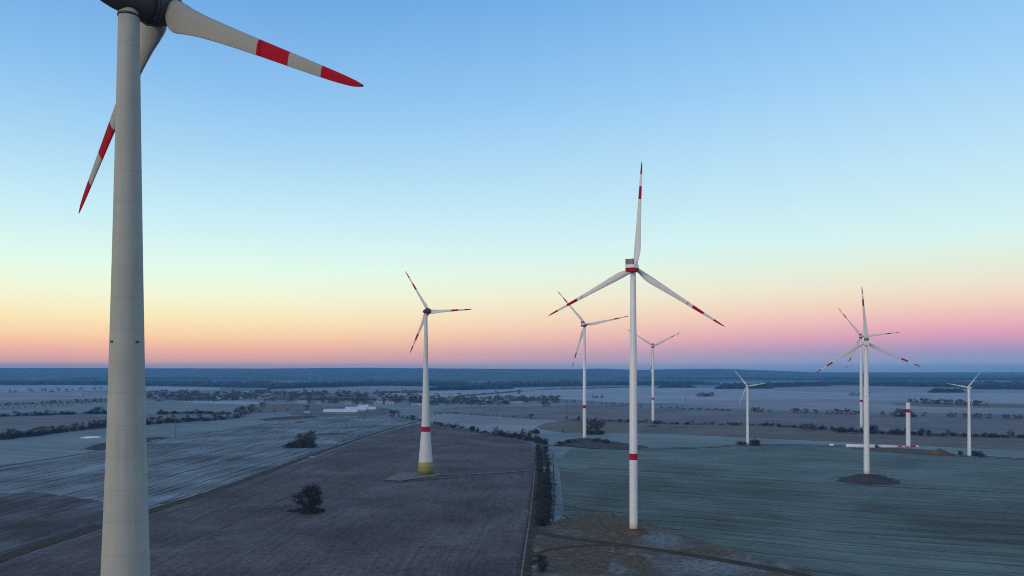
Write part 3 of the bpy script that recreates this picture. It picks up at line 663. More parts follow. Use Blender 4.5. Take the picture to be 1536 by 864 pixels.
# ------------------------------------------------------------------ trees
def bare_tree(seed, h=12.0, stems=1, n=1100, rx=.36, zc=.6, rz=.42, tw=.07):
    """trunk and rising limbs that end in a cloud of twigs filling an uneven crown"""
    rnd = random.Random(seed); TV, TF, CV, CF = [], [], [], []
    lobes = []
    for _ in range(9 if stems == 1 else 15):
        a, t = rnd.uniform(0, 6.28), rnd.uniform(0, 1) ** .6
        z = rnd.uniform(-.8, .8); q = math.sqrt(max(.05, 1 - z * z))
        lobes.append((Vector((math.cos(a) * t * q * rx * h, math.sin(a) * t * q * rx * h, (zc + z * rz * .8) * h)), h * rnd.uniform(.11, .19)))
    tops = []
    for s_ in range(stems):
        o = Vector((rnd.gauss(0, .07 * h), rnd.gauss(0, .07 * h), -.2)) if stems > 1 else Vector((0, 0, -.2))
        e = o * 1.3 + Vector((rnd.gauss(0, .02 * h), rnd.gauss(0, .02 * h), h * rnd.uniform(.2, .28)))
        tube(TV, TF, o, e, h * .024 / stems ** .35, h * .016 / stems ** .35, 7); tops.append(e)
        e2 = e + Vector((rnd.gauss(0, .03 * h), rnd.gauss(0, .03 * h), h * .22)); tube(TV, TF, e, e2, h * .016 / stems ** .35, h * .009 / stems ** .35, 6)
    for c, r in lobes:
        b0 = min(tops, key=lambda p: (p - c).length); m_ = b0.lerp(c, .5) + Vector((rnd.gauss(0, .02 * h), rnd.gauss(0, .02 * h), .04 * h))
        tube(CV, CF, b0, m_, h * .009, h * .006, 5); tube(CV, CF, m_, c, h * .006, h * .003, 4)
        for _ in range(int(n / len(lobes) / 9)):
            d = Vector((rnd.gauss(0, 1), rnd.gauss(0, 1), rnd.gauss(.45, .8))).normalized(); p = m_.lerp(c, rnd.uniform(.4, 1)); e = p + d * r * rnd.uniform(.5, 1.25)
            tube(CV, CF, p, e, h * .0026, h * .0014, 3)
            for _ in range(9):
                u = p.lerp(e, rnd.uniform(.25, 1)); v = (d + Vector((rnd.gauss(0, .55), rnd.gauss(0, .55), rnd.gauss(.25, .4)))).normalized(); f_ = u + v * h * rnd.uniform(.035, .09)
                sd_ = v.cross(Vector((rnd.uniform(-1, 1), rnd.uniform(-1, 1), rnd.uniform(-1, 1)))).normalized() * tw * h / 12 * rnd.uniform(.6, 1.3)
                k = len(CV); CV.extend([u - sd_, u + sd_, f_ + sd_ * .3, f_ - sd_ * .3]); CF.append((k, k + 1, k + 2, k + 3))
    k = h / max(v.z for v in CV)
    S = lambda L_: [(v.x * k, v.y * k, v.z * k) for v in L_]
    return S(TV), TF, S(CV), CF
def shrub(seed, r=2.5, h=2.6, n=520):
    rnd = random.Random(seed); V, Fc = [], []
    lobes = [(Vector((rnd.gauss(0, .4) * r, rnd.gauss(0, .4) * r, h * rnd.uniform(.3, .62))), r * rnd.uniform(.4, .7)) for _ in range(6)]
    for _ in range(n):
        c, rr_ = rnd.choice(lobes); d = Vector((rnd.gauss(0, 1), rnd.gauss(0, 1), rnd.gauss(.2, .8))).normalized(); p = c + d * rr_ * rnd.uniform(.25, 1) ** .6
        if p.z < .05: p.z = rnd.uniform(.05, .4)
        e = p + (d + Vector((rnd.gauss(0, .5), rnd.gauss(0, .5), rnd.gauss(.3, .4)))).normalized() * rnd.uniform(.3, .9); s = d.cross(Vector((rnd.uniform(-1, 1), rnd.uniform(-1, 1), 1))).normalized() * rnd.uniform(.06, .2)
        i = len(V); V.extend([tuple(p - s), tuple(p + s), tuple(e + s * .5), tuple(e - s * .5)]); Fc.append((i, i + 1, i + 2, i + 3))
    SV, SF = [], []
    for c, rr_ in lobes: tube(SV, SF, (c.x * .3, c.y * .3, -.1), c, .09, .04, 4)
    return V, Fc, [tuple(v) for v in SV], SF
TREE_MESH = []
def me_from(name, V, Fc, mats, idx=None):
    me = bpy.data.meshes.new(name); me.from_pydata(V, [], Fc)
    for m in mats: me.materials.append(m)
    if idx: me.polygons.foreach_set('material_index', idx)
    me.update(); return me
TREES, TINY, SHRUBS = [], [], []
for i in range(5):
    tv, tf, cv, cf = bare_tree(20 + i, 12, n=[1500, 1300, 1700, 1200, 1500][i], rx=[.38, .33, .44, .30, .40][i], zc=.47, rz=.52, tw=.13)
    TREES.append((me_from('trunk', tv, tf, [M['bark']]), me_from('crown', cv, cf, [M['twig']])))
    n = len(tv); TINY.append(me_from('bare_tree', tv + cv, tf + [tuple(a + n for a in f) for f in cf], [M['bark'], M['twig']], [0] * len(tf) + [1] * len(cf)))
CLUMPS = []
for i in range(3):
    tv, tf, cv, cf = bare_tree(60 + i, 12, 8, 6500, [.42, .44, .5][i], .5, .52, .065); CLUMPS.append((me_from('trunk', tv, tf, [M['bark']]), me_from('crown', cv, cf, [M['twig_dark'] if i == 0 else M['twig']])))
for i in range(4):
    v, f_, sv, sf = shrub(90 + i); n = len(sv)
    SHRUBS.append(me_from('shrub', sv + v, sf + [tuple(a + n for a in ff) for ff in f_], [M['bark'], M['twig_dark']], [0] * len(sf) + [1] * len(f_)))
rt = random.Random(5)
def tree(loc, h, label, group=None, pair=None, wide=1.0, name='bare_tree', cat='tree'):
    t = thing(name, loc, label, cat, group, rt.uniform(0, 6.28)); tm_, cm = pair or rt.choice(TREES); k = h / 12
    t.scale = (k * wide, k * wide, k)
    for n_, me in (('trunk', tm_), ('crown', cm)):
        o = bpy.data.objects.new(n_, me); C.objects.link(o); o.parent = t
    return t
def tiny_tree(loc, h, label, group, wide=1.0):
    o = bpy.data.objects.new('bare_tree', rt.choice(TINY)); C.objects.link(o); o.location = loc - Vector((0, 0, h * .27)); k = h * 1.27 / 12; o.scale = (k * wide, k * wide, k); o.rotation_euler.z = rt.uniform(0, 6.28)
    return tag(o, label, 'tree', group)
def bush(loc, r, h, label, group=None):
    o = bpy.data.objects.new('shrub', rt.choice(SHRUBS)); C.objects.link(o); o.location = loc; o.scale = (r / 2.5, r / 2.5, h / 2.6); o.rotation_euler.z = rt.uniform(0, 6.28)
    return tag(o, label, 'shrub', group)
def along(pts, n, jx=0, jy=0):
    L_ = [0]
    for a, b in zip(pts, pts[1:]): L_.append(L_[-1] + math.hypot(b[0] - a[0], b[1] - a[1]))
    for i in range(n):
        s = L_[-1] * (i + rt.uniform(-.35, .35) + .5) / n; s = max(0, min(L_[-1] - 1e-6, s))
        for k in range(len(pts) - 1):
            if s <= L_[k + 1]:
                u = (s - L_[k]) / (L_[k + 1] - L_[k]); yield (pts[k][0] + (pts[k + 1][0] - pts[k][0]) * u + rt.uniform(-jx, jx), pts[k][1] + (pts[k + 1][1] - pts[k][1]) * u + rt.uniform(-jy, jy)); break
def hedge_(pts_, n_):
    for x_, y_ in along(pts_, n_, 1, .2): bush(at(x_, y_), 8, rt.uniform(3, 6), 'low shrub of the second hedgerow behind the plum field on the left', 'shrubs of the second left hedgerow')
# the two lone clumps and the one behind the white turbine
tree(at(464, 770), 19.5, 'lone dark many-stemmed tree clump in the ploughed field', pair=CLUMPS[0], wide=1.15, name='tree_clump', cat='tree')
for x_, y_, r_, h_ in ((433, 767.5, 1.6, 1.2), (437, 767.6, 1.8, 1.4), (441, 768, 2, 1.4), (446, 768, 2.2, 1.8), (451, 769, 2.6, 2.6), (457, 770.5, 2.8, 4), (463, 771.5, 3.2, 5), (469, 771, 3, 4.5), (476, 769.5, 2.6, 3), (481, 768, 2.2, 1.8), (485, 767.5, 1.6, 1.3)): bush(at(x_, y_), r_, h_, 'low dark brush round the lone tree clump in the ploughed field', 'brush round the lone tree clump')
hs = thing('hunting_stand', at(427, 766.5), 'small dark hunting stand on legs beside the brush of the lone tree clump', 'hunting stand', rz=.3)
bm = bmesh.new(); box(bm, -.8, .8, -.8, .8, 1.9, 3.5, 0, .04); mesh('cabin', bm, M['bark'], hs)
bm = bmesh.new(); box(bm, -1, 1, -1, 1, 3.503, 3.62); mesh('roof', bm, M['dark'], hs)
for sx_ in (-.7, .7):
    for sy_ in (-.7, .7):
        V, Fc = [], []; tube(V, Fc, (sx_ * 1.35, sy_ * 1.35, -.2), (sx_, sy_, 1.9), .08, .08, 6); raw('leg', V, Fc, M['bark'], parent=hs)
tree(at(461, 671), 20, 'grey-brown bare tree clump on the frosted stubble field', pair=CLUMPS[1], wide=1.1, name='tree_clump')
for x_, r_, h_ in ((430, 4, 4), (435, 4.5, 5.5), (440, 5, 6.5), (445, 5, 8), (450, 5, 9), (455, 4.5, 9), (466, 4.5, 8), (471, 3.5, 5)): bush(at(x_, 672), r_, h_, 'bare brown shrub on the left of the stubble field tree clump', 'shrubs beside the stubble field tree clump')
tree(at(886, 651), 23, 'broad bare tree clump hard behind the red-ringed turbine, left one of two', pair=CLUMPS[2], wide=.95, name='tree_clump')
tree(at(897, 651), 21, 'broad bare tree clump hard behind the red-ringed turbine, right one of two', pair=CLUMPS[1], wide=.9, name='tree_clump')
for x_ in (880, 888, 896, 903): bush(at(x_, 652), 6, 5, 'dark undergrowth at the foot of the broad bare tree clumps', 'undergrowth under the broad tree clumps')
# left hedgerow trees
g = 'trees in the hedgerow across the left middle distance'
for x_, y_, hpx in ((8, 657, 10), (17, 656, 14), (27, 655, 10), (50, 652, 11), (58, 651, 12), (67, 650, 12), (77, 649, 11), (89, 648, 11), (98, 646, 9), (110, 644, 9), (116, 643, 10), (124, 642, 9), (134, 641, 10), (141, 640, 12), (148, 640, 11), (156, 639, 10), (162, 638, 11),
                    (218, 636, 9), (228, 634.5, 10), (238, 634, 11), (253, 633, 8), (262, 632, 10), (281, 631.5, 11), (300, 630.5, 10), (322, 629.5, 10), (328, 629, 11), (342, 627.5, 10), (354, 626, 14), (361, 625, 17), (368, 624, 16), (374, 621, 14), (381, 617, 12), (393, 612, 9)):
    tree(at(x_, y_), hpx / px_per_m(y_), 'round bare tree in the hedgerow between plum and green fields on the left', g, wide=1.5)
for x_, y_ in along([(0, 660), (60, 653), (120, 645), (165, 640)], 30, 0, .5): bush(at(x_, y_), 6, rt.uniform(3, 7), 'low dark shrub filling the hedgerow under the left round bare trees', 'hedge shrubs under the left trees')
for x_, y_ in along([(216, 637), (260, 634), (320, 631), (360, 627)], 26, 0, .5): bush(at(x_, y_), 6, rt.uniform(3, 7), 'low dark shrub filling the hedgerow under the left round bare trees', 'hedge shrubs under the left trees')
g = 'trees in the second hedgerow on the left'
for x_, y_, hpx in ((3, 625, 5), (12, 624.5, 5), (25, 624, 9), (52, 623, 7), (58, 623, 6), (72, 623, 9), (80, 622.5, 6), (92, 622, 6), (103, 621.5, 6), (130, 621, 5), (140, 620.5, 10), (147, 620.3, 11), (155, 620, 8), (163, 620, 7), (243, 621, 8), (262, 620.5, 5), (281, 620.5, 6), (296, 620, 7), (310, 620.3, 5), (335, 620.5, 5), (390, 618.5, 6), (412, 617.5, 5), (432, 616.5, 4), (460, 614.5, 8), (590, 626, 12), (598, 622, 6)):
    tiny_tree(at(x_, y_), hpx / px_per_m(y_), 'small bare tree in the second hedgerow behind the plum field on the left', g, 1.3)
for pts_, n_ in (([(0, 625), (60, 623.5), (110, 622)], 16), ([(125, 621.5), (165, 620.5)], 8), ([(236, 621.5), (300, 621), (345, 621.5)], 22)):
    hedge_(pts_, n_)
g = 'avenue trees along the far left road'
for x_, y_ in along([(0, 613), (60, 610.5), (110, 607), (165, 603)], 20): tiny_tree(at(x_, y_), 3.4 / px_per_m(y_), 'tiny evenly spaced tree along the road across the far left fields', g, 1.1)
g = 'trees behind the far left road'
for x_, y_ in along([(0, 608.5), (60, 606.5), (165, 602)], 34, 0, .6): tiny_tree(at(x_, y_), rt.uniform(3, 6.5) / px_per_m(y_), 'bare tree in the long belt just behind the far left road', g, 1.4)
for x_, y_ in along([(10, 588), (70, 587), (165, 584)], 14, 6, 1.5): tiny_tree(at(x_, y_), rt.uniform(3, 5) / px_per_m(y_), 'bare tree among the pale far fields beneath the left forest', 'trees among the far left fields', 1.5)
# village: houses first, then trees among them
HW = [simple('render_pale', (.34, .33, .32), .9, .25, .3), simple('brick_wall', (.15, .11, .095), .9, .2, .3), simple('render_grey', (.22, .215, .21), .9, .2, .3)]
HR = [simple('frosted_roof', (.30, .33, .39), .8, .2, .3), simple('tile_roof', (.10, .07, .065), .85, .25, .3), simple('dark_roof', (.09, .09, .095), .85, .25, .3)]
rh_ = random.Random(3); HP = []
for i in range(5):
    Lx, Ly, Hh, Rf = [(6, 4.5, 4, 4), (7.5, 5, 5, 4.5), (5, 4.5, 3.5, 4), (9, 5.5, 4.5, 4.5), (5.5, 5, 5.5, 4)][i]
    bm = bmesh.new(); box(bm, -Lx, Lx, -Ly, Ly, -.2, Hh)
    for s in (-1, 1):
        a = [bm.verts.new((s * (Lx - .01), -Ly, Hh)), bm.verts.new((s * (Lx - .01), Ly, Hh)), bm.verts.new((s * (Lx - .01), 0, Hh + Rf - .1))]; bm.faces.new(a if s > 0 else a[::-1])
    wm = bpy.data.meshes.new('walls'); bm.normal_update(); bm.to_mesh(wm); bm.free(); wm.materials.append(HW[i % 3])
    bm = bmesh.new(); e = .5
    A = [bm.verts.new(p) for p in ((-Lx - e, -Ly - e, Hh - .3), (Lx + e, -Ly - e, Hh - .3), (Lx + e, 0, Hh + Rf), (-Lx - e, 0, Hh + Rf), (-Lx - e, Ly + e, Hh - .3), (Lx + e, Ly + e, Hh - .3))]
    bm.faces.new((A[0], A[1], A[2], A[3])); bm.faces.new((A[3], A[2], A[5], A[4])); r_ = bmesh.ops.solidify(bm, geom=bm.faces[:], thickness=.25); box(bm, Lx * .4, Lx * .4 + .8, .4, 1.2, Hh + Rf * .5, Hh + Rf + 1)
    rm = bpy.data.meshes.new('roof'); bm.normal_update(); bm.to_mesh(rm); bm.free(); rm.materials.append(HR[[0, 1, 2, 0, 1][i]])
    bm = bmesh.new()
    for xx in (-Lx * .6, 0, Lx * .6): box(bm, xx - .55, xx + .55, -Ly - .04, -Ly - .003, 1, 2.4)
    gm_ = bpy.data.meshes.new('window'); bm.normal_update(); bm.to_mesh(gm_); bm.free(); gm_.materials.append(M['dark'])
    HP.append((wm, rm, gm_))
def house(px, py, label, group, rz=None, s=1.0):
    h = thing('house', at(px, py), label, 'house', group, rh_.uniform(-.6, .6) if rz is None else rz); s *= rh_.uniform(.7, .95); h.scale = (s, s, s)
    for n_, me in zip(('wall', 'roof', 'window_row'), rh_.choice(HP)):
        o = bpy.data.objects.new(n_, me); C.objects.link(o); o.parent = h
spots = {'houses at the left end of the village': ('small gabled house among trees at the left end of the village', [(rh_.uniform(222, 300), rh_.uniform(593, 600)) for _ in range(12)]),
         'houses in the middle of the village': ('small gabled house among trees in the village above the farm', [(rh_.uniform(300, 470), rh_.uniform(588, 600.5)) for _ in range(24)] + [(rh_.uniform(470, 640), rh_.uniform(592, 607)) for _ in range(26)]),
         'houses at the right end of the village': ('small gabled house in the right part of the village behind the plum field', [(rh_.uniform(645, 775), rh_.uniform(597, 607.5)) for _ in range(34)] + [(rh_.uniform(640, 700), rh_.uniform(592, 600)) for _ in range(8)])}
for g, (lab, ps_) in spots.items():
    for p in ps_: house(p[0], p[1], lab, g)
def barn(x0, x1, py, depth, h, rf, label, wall, roofm):
    a, b = at(x0, py), at(x1, py); Lx = (b.x - a.x) / 2; c = (a + b) / 2
    t = thing('farm_barn', c + Vector((0, depth / 2, 0)), label, 'barn', rz=.03); D = depth / 2
    bm = bmesh.new(); box(bm, -Lx, Lx, -D, D, -.2, h); mesh('wall', bm, wall, t)
    bm = bmesh.new(); A = [bm.verts.new(p) for p in ((-Lx - .6, -D - .6, h + .003), (Lx + .6, -D - .6, h + .003), (Lx + .6, 0, h + rf), (-Lx - .6, 0, h + rf), (-Lx - .6, D + .6, h + .003), (Lx + .6, D + .6, h + .003))]
    bm.faces.new((A[0], A[1], A[2], A[3])); bm.faces.new((A[3], A[2], A[5], A[4])); bm.faces.new((A[0], A[3], A[4])); bm.faces.new((A[1], A[5], A[2])); mesh('roof', bm, roofm, t)
    bm = bmesh.new(); n = max(2, int(Lx / 4))
    for k in range(n):
        xx = -Lx + 2 * Lx * (k + .5) / n; box(bm, xx - .9, xx + .9, -D - .06, -D - .003, 1, h - .8)
    mesh('door_row', bm, M['dark'], t)
frost_roof = simple('hoar_frost_roof', (.55, .60, .72), .75, .12, .1)
barn(484, 534, 620.8, 26, 3.6, 6, 'longest barn of the farm, wide frosted blue-white roof', HW[2], frost_roof)
barn(517, 549, 617.5, 24, 4, 6, 'middle barn with frosted roof behind the right end of the longest barn', HW[0], frost_roof)
dim_roof = simple('rimed_roof', (.30, .33, .40), .8, .2, .1)
barn(537, 551, 614.8, 22, 6, 5, 'short tall barn with white roof at the back of the farm', HW[0], frost_roof)
barn(551, 562, 617.6, 22, 5, 5, 'rightmost small barn with white hipped roof at the farm', HW[2], frost_roof)
barn(455, 464, 622, 14, 3, 3, 'low frosted shed left of the longest barn', HW[1], dim_roof)
barn(446, 460, 605, 14, 4, 3, 'long low pale shed at the village edge above the farm', HW[0], dim_roof)
barn(562, 573, 607, 18, 5, 4, 'pale roofed hall in the village right above the farm', HW[0], dim_roof)
barn(578, 590, 608, 18, 5, 4, 'frosted hall on the village edge, between farm and concrete turbine', HW[0], dim_roof)
barn(617, 634, 609, 16, 4, 3, 'flat pale shed hard left of the concrete turbine shaft, at the village edge', HW[0], dim_roof)
barn(728, 738, 604.5, 16, 6, 4, 'white hall among the houses right of the concrete turbine', HW[0], dim_roof)
barn(765, 783, 606.5, 18, 5, 3, 'long pale roofed hall at the right end of the village', HW[0], dim_roof)
barn(324, 336, 600, 12, 6, 5, 'brightest long house with pale roof in the village left of the farm', HW[0], HR[0])
barn(110, 122, 594, 14, 5, 4, 'lone pale farmhouse in the far fields left of the near turbine', HW[0], dim_roof)
g = 'village trees'
for k in range(150):
    x_ = rt.uniform(222, 470); y_ = rt.uniform(589, 602); tiny_tree(at(x_, y_), rt.uniform(10, 17), 'bare tree among the houses of the left half of the village', 'trees in the left half of the village', 1.7)
for k in range(130):
    x_ = rt.uniform(460, 640); y_ = rt.uniform(589, 606); tiny_tree(at(x_, y_), rt.uniform(9, 16), 'bare tree among the houses of the village above the farm', 'village trees above the farm', 1.7)
for k in range(105):
    x_ = rt.uniform(645, 835); y_ = rt.uniform(597, 608) if x_ < 770 else rt.uniform(598, 604); tiny_tree(at(x_, y_), rt.uniform(8, 14), 'bare tree among the houses of the right part of the village', 'trees in the right part of the village', 1.6)
# dark tree belts inside the village read as single masses
def belt(px0, px1, y0, y1, depth, h, seed):
    o = forest(px0, px1, y0, y1, depth, h * .8, seed); o.data.materials[0] = M['twig']; return o
belt(245, 330, 600, 599.5, 120, 13, 3); belt(395, 520, 600, 600, 160, 14, 5); belt(505, 560, 601, 600, 90, 12, 7); belt(740, 840, 601, 600.5, 60, 11, 9); belt(560, 640, 590, 589, 60, 12, 12); belt(640, 700, 604, 604, 40, 9, 13)
# hedges that cross the middle distance
def hedge(pts, n, r, h, label, group, jy=.3):
    for x_, y_ in along(pts, int(n * 1.35), .5, jy):
        u = rt.random(); o = bush(at(x_, y_), r * rt.uniform(.5, 1.0), h * (rt.uniform(.45, 1.0) if u < .75 else rt.uniform(1.0, 1.7)), label, group)
        if u > .82: o.data = rt.choice(TINY); k = h * rt.uniform(1.1, 1.8) / 12; o.scale = (k * 1.5, k * 1.5, k)
hedge([(596, 627), (620, 630), (648, 636), (680, 642), (720, 649), (765, 656), (800, 663), (820, 668)], 46, 5, 4.6, 'dark shrub in the hedge behind the ploughed field and concrete turbine', 'shrubs of the hedge behind the ploughed field')
hedge([(742, 653), (770, 656), (800, 662), (818, 667)], 14, 6, 7, 'dark shrub in the hedge behind the ploughed field and concrete turbine', 'shrubs of the hedge behind the ploughed field')
hedge([(650, 622), (668, 620), (720, 623), (790, 628), (812, 629)], 16, 5, 2.6, 'low shrub on the boundary between two frosted fields behind the concrete turbine', 'boundary shrubs behind the concrete turbine')
hedge([(845, 630.5), (950, 634), (1010, 637), (1060, 637), (1150, 639)], 34, 6, 4.5, 'shrub in the hedge between plum and tan fields, left of the small white turbine', 'shrubs of the long right hedge, left half', .4)
hedge([(1150, 639), (1220, 644), (1300, 650.5), (1400, 654), (1536, 657.5), (1600, 660)], 54, 6, 5.2, 'shrub in the hedge between plum and tan fields, right of the small white turbine', 'shrubs of the long right hedge, right half', .4)
hedge([(806, 670), (809, 690), (812, 712), (814, 740), (813, 765), (812, 790)], 60, 4.2, 4.0, 'dark shrub in the straight overgrown strip beside the farm track', 'shrubs of the strip beside the farm track')
hedge([(818, 672), (820, 690), (822, 715), (823, 745), (820, 770), (818, 790)], 50, 3.8, 3.4, 'dark shrub in the straight overgrown strip beside the farm track', 'shrubs of the strip beside the farm track')
hedge([(800, 850), (812, 838), (818, 848), (810, 862)], 8, 2.6, 2.0, 'small dark shrub at the bottom of the picture beside the farm track', 'shrubs below the dirt road')
for x_, y_, r_, h_ in ((1111, 668, 5, 4), (1118, 667, 3, 3), (1128, 667.5, 5, 5), (1133, 668, 6, 6), (1137, 668.5, 4, 3)): bush(at(x_, y_), r_, h_, 'dark shrub at the foot of the small white turbine beside the track', 'shrubs at the foot of the left small turbine')
for x_, y_, r_, h_ in ((1440, 683, 3, 4), (1461, 683, 4, 4), (1467, 684, 5, 4), (1472, 685, 4, 3)): bush(at(x_, y_), r_, h_, 'dark shrub at the foot of the small turbine nearest the right edge', 'shrubs at the foot of the right small turbine')
for x_, y_, r_, h_ in ((840, 669, 5, 5), (853, 665, 5, 4), (862, 664, 4, 3), (895, 663, 7, 4), (905, 665, 7, 4), (806, 651, 6, 6), (800, 650.5, 5, 4)): bush(at(x_, y_), r_, h_, 'dark shrub near the mound of the turbine by the broad tree clumps', 'shrubs round the mound by the tree clumps')
for x_, y_, r_, h_ in ((1262, 649, 8, 4), (1272, 648.5, 8, 4), (1310, 649, 9, 9), (1304, 648, 6, 6)): bush(at(x_, y_), r_, h_, 'dark shrub beside the foot of the half hidden red-ringed turbine', 'shrubs at the foot of the half hidden turbine')
g = 'trees standing in the long right hedge'
for x_, y_, hpx in ((1203, 645, 9), (1209, 645.5, 11), (1216, 646, 12), (1222, 646, 10), (1312, 650, 9), (1520, 657, 7), (1408, 654.5, 4)): tree(at(x_, y_), hpx / px_per_m(y_), 'bare tree standing taller in the long hedge behind the tan field', g, wide=1.2)
g = 'trees of the broken row across the right middle distance'
for x_, hpx in ((1132, 8), (1137, 8), (1143, 6), (1155, 5), (1192, 8), (1198, 7), (1210, 8), (1223, 7), (1240, 6), (1246, 6), (1256, 9), (1262, 7), (1268, 10), (1277, 8), (1283, 7), (1290, 7), (1323, 7), (1338, 6), (1345, 8), (1352, 12), (1359, 11), (1366, 8), (1385, 7), (1424, 7), (1430, 7), (1446, 8), (1452, 7), (1464, 8), (1470, 7), (1483, 8), (1506, 7), (1512, 7), (1523, 7), (1530, 7)):
    y_ = 617.5 + (x_ - 1130) / 400 * 11; tiny_tree(at(x_, y_), hpx / px_per_m(y_), 'bare tree in the broken row between pale and plum fields on the right', g, 1.35)
hedge([(1340, 625), (1376, 626)], 7, 8, 6, 'dark shrub under the broken tree row behind the unfinished tower', 'shrubs behind the unfinished tower')
g = 'trees of the far copse behind the right small turbine'
for x_, y_ in along([(1366, 604), (1420, 606), (1486, 608.5)], 26, 1, .8): tiny_tree(at(x_, y_), (rt.uniform(5, 9) if x_ < 1470 else rt.uniform(2, 5)) / px_per_m(y_), 'bare tree in the dark copse right behind the unfinished and right small turbines', g, 1.4)
for x_, y_ in along([(1046, 594.5), (1070, 594.5)], 9, 0, .6): tiny_tree(at(x_, y_), rt.uniform(5, 7.5) / px_per_m(y_), 'bare tree in the isolated little copse on the pale field left of the small turbine', 'trees of the isolated copse', 1.4)
for x_, y_ in along([(889, 597), (905, 597)], 5, 0, .4): tiny_tree(at(x_, y_), rt.uniform(3, 5) / px_per_m(y_), 'bare tree on the pale field between the two red-ringed turbines', 'trees on the pale field', 1.3)
for x_, y_ in along([(1274, 593), (1305, 594)], 6, 0, 1): tiny_tree(at(x_, y_), rt.uniform(4, 7) / px_per_m(y_), 'bare tree far behind the turbine on the dark mound', 'trees far behind the mound turbine', 1.4)
for x_, y_, h_ in ((744, 590, 5), (778, 590.5, 6.5), (796, 628, 8), (829, 599, 7), (836, 600, 8), (816, 610, 8), (822, 609, 7), (845, 650, 5)): tiny_tree(at(x_, y_), h_ / px_per_m(y_), 'single bare tree out in the fields between village and white turbines', 'single trees behind the village', 1.3)
for x_, y_ in along([(838, 603), (880, 604), (940, 609), (965, 611)], 22, 0, .4): tiny_tree(at(x_, y_), rt.uniform(2.5, 5) / px_per_m(y_), 'small roadside tree in the row behind the tallest turbine', 'roadside trees behind the tallest turbine', 1.0)
for x_, y_ in along([(985, 612), (1100, 616.5)], 10, 0, .3): bush(at(x_, y_), 6, 3.5, 'low roadside shrub right of the tallest turbine', 'roadside shrubs right of the tallest turbine')
belt(672, 800, 596.5, 586, 25, 8, 15); belt(800, 945, 585.2, 581.3, 20, 8, 16)

# past the 300 largest of a kind, the smallest in view become one mass
LOW = []
for i in range(3):
    tv, tf, cv, cf = bare_tree(40 + i, 12, n=420, rx=.4, zc=.47, rz=.52, tw=.26); n = len(tv); LOW.append((tv + cv, tf + [tuple(a + n for a in f) for f in cf]))
def gather(kind, keep, name, mat, low):
    obs = [o for o in C.objects if o.parent is None and o.get('category') == kind]
    size = lambda o: o.scale.z * (12 if kind == 'tree' else 2.6) / max(50, o.location.y)
    obs.sort(key=size, reverse=True); V, Fc = [], []
    for o in obs[keep:]:
        vs_, fs_ = rt.choice(low); n0 = len(V); h0 = 12.0 if low is LOW else 2.6
        k = (o.scale.z * (12 if kind == 'tree' or o.data in TINY else 2.6)) / h0; kx = k * (o.scale.x / o.scale.z) if low is LOW else o.scale.x
        ca, sa = math.cos(o.rotation_euler.z), math.sin(o.rotation_euler.z)
        for x, y, z in vs_: V.append((o.location.x + kx * (x * ca - y * sa), o.location.y + kx * (x * sa + y * ca), z * k + o.location.z))
        Fc += [tuple(a + n0 for a in f) for f in fs_]
        for c in list(o.children): bpy.data.objects.remove(c)
        bpy.data.objects.remove(o)
    if V: struct(raw(name, V, Fc, mat), 'stuff')
LOWS = [(v + sv, f_) for v, f_, sv, sf in (shrub(120 + i, n=220) for i in range(3))]
gather('tree', 296, 'far_trees', M['twig'], LOW); gather('shrub', 296, 'far_undergrowth', M['twig_dark'], LOWS)

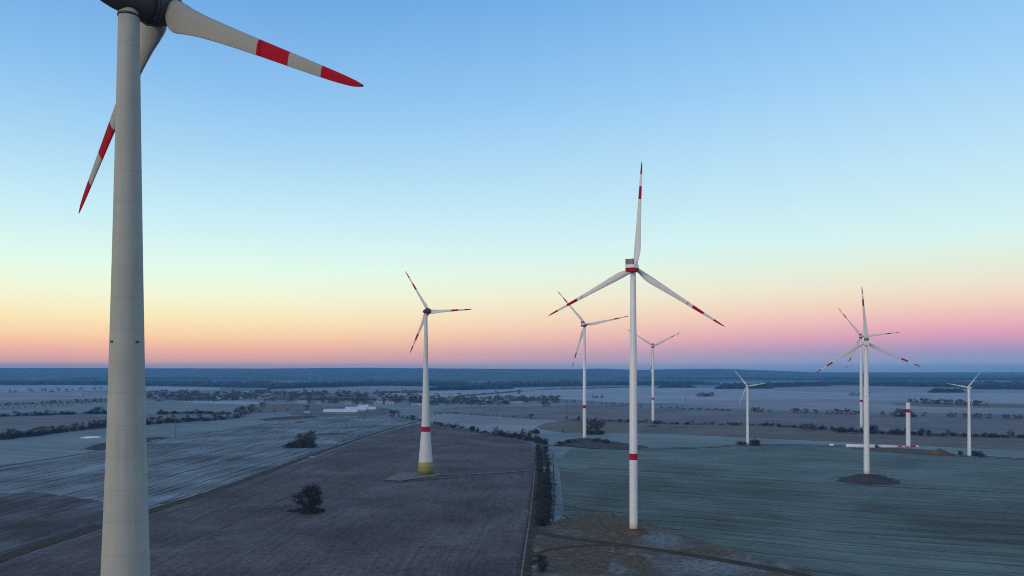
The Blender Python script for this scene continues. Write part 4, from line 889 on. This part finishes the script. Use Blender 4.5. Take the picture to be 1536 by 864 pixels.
# ------------------------------------------------------------------ poles
PM = simple('weathered_pole', (.09, .085, .08), .8)
def pole(px, py, hpx, label):
    p = at(px, py); h = hpx / px_per_m(py); t = thing('power_pole', p, label, 'pole', rz=rt.uniform(-.5, .5))
    V, Fc = [], []
    for s in (-1, 1): tube(V, Fc, (s * h * .035, 0, -.2), (s * h * .03, 0, h), h * .017, h * .012, 8)
    raw('post', V, Fc, PM, parent=t); bm = bmesh.new(); box(bm, -h * .12, h * .12, -.12, .12, h * .9, h * .925); mesh('crossarm', bm, PM, t)
    V, Fc = [], []
    for s in (-.11, 0, .11): tube(V, Fc, (h * s, 0, h * .925), (h * s, 0, h * .97), .14, .14, 6)
    raw('insulator', V, Fc, M['slat'], parent=t)
pole(850, 620, 17, 'tall power pole in the plum field left of the red-ringed turbines'); pole(1028.5, 606, 13, 'far power pole on the pale field left of the small turbine')
pole(519, 643, 16, 'thin power pole on the stubble field in front of the barns'); pole(263.5, 656, 18, 'thin power pole right of the near turbine shaft'); pole(367, 640, 5, 'short post on the stubble field under the hedgerow end'); pole(281, 601, 9, 'thin power pole at the left end of the village')

# ------------------------------------------------------------------ stones and rubble
stone_m = simple('frosted_stone', (.45, .46, .5), .9, .2, 2)
SM = []
for i in range(4):
    bm = bmesh.new(); bmesh.ops.create_icosphere(bm, subdivisions=2, radius=.6)
    for v in bm.verts: v.co *= 1 + .35 * noise.noise(v.co * 1.6 + Vector((i * 7, 0, 0))); v.co.z = v.co.z * .6 + .2
    me = bpy.data.meshes.new('stone'); bm.to_mesh(me); bm.free(); me.materials.append(stone_m); SM.append(me)
def stones(spots_, label, group, s0, s1):
    for x_, y_ in spots_:
        o = bpy.data.objects.new('stone', rt.choice(SM)); C.objects.link(o); o.location = at(x_, y_, .12); s = rt.uniform(s0, s1); o.scale = (s, s, s); o.rotation_euler.z = rt.uniform(0, 6); tag(o, label, 'stone', group)
stones([(463, 686), (466, 685), (468, 687), (470, 685.5)], 'pale stone in the little heap beside the ditch bank', 'stones of the heap by the ditch bank', 1, 1.8)
stones([(rt.uniform(872, 905), rt.uniform(783, 791)) for _ in range(16)], 'pale stone on the brown earth left of the tallest turbine', 'stones on the brown earth', .5, 1.1)
stones([(rt.uniform(912, 928), rt.uniform(827, 831)) for _ in range(12)] + [(rt.uniform(805, 830), rt.uniform(820, 850)) for _ in range(12)], 'pale stone scattered in front of the dirt road', 'stones in front of the dirt road', .5, 1.2)
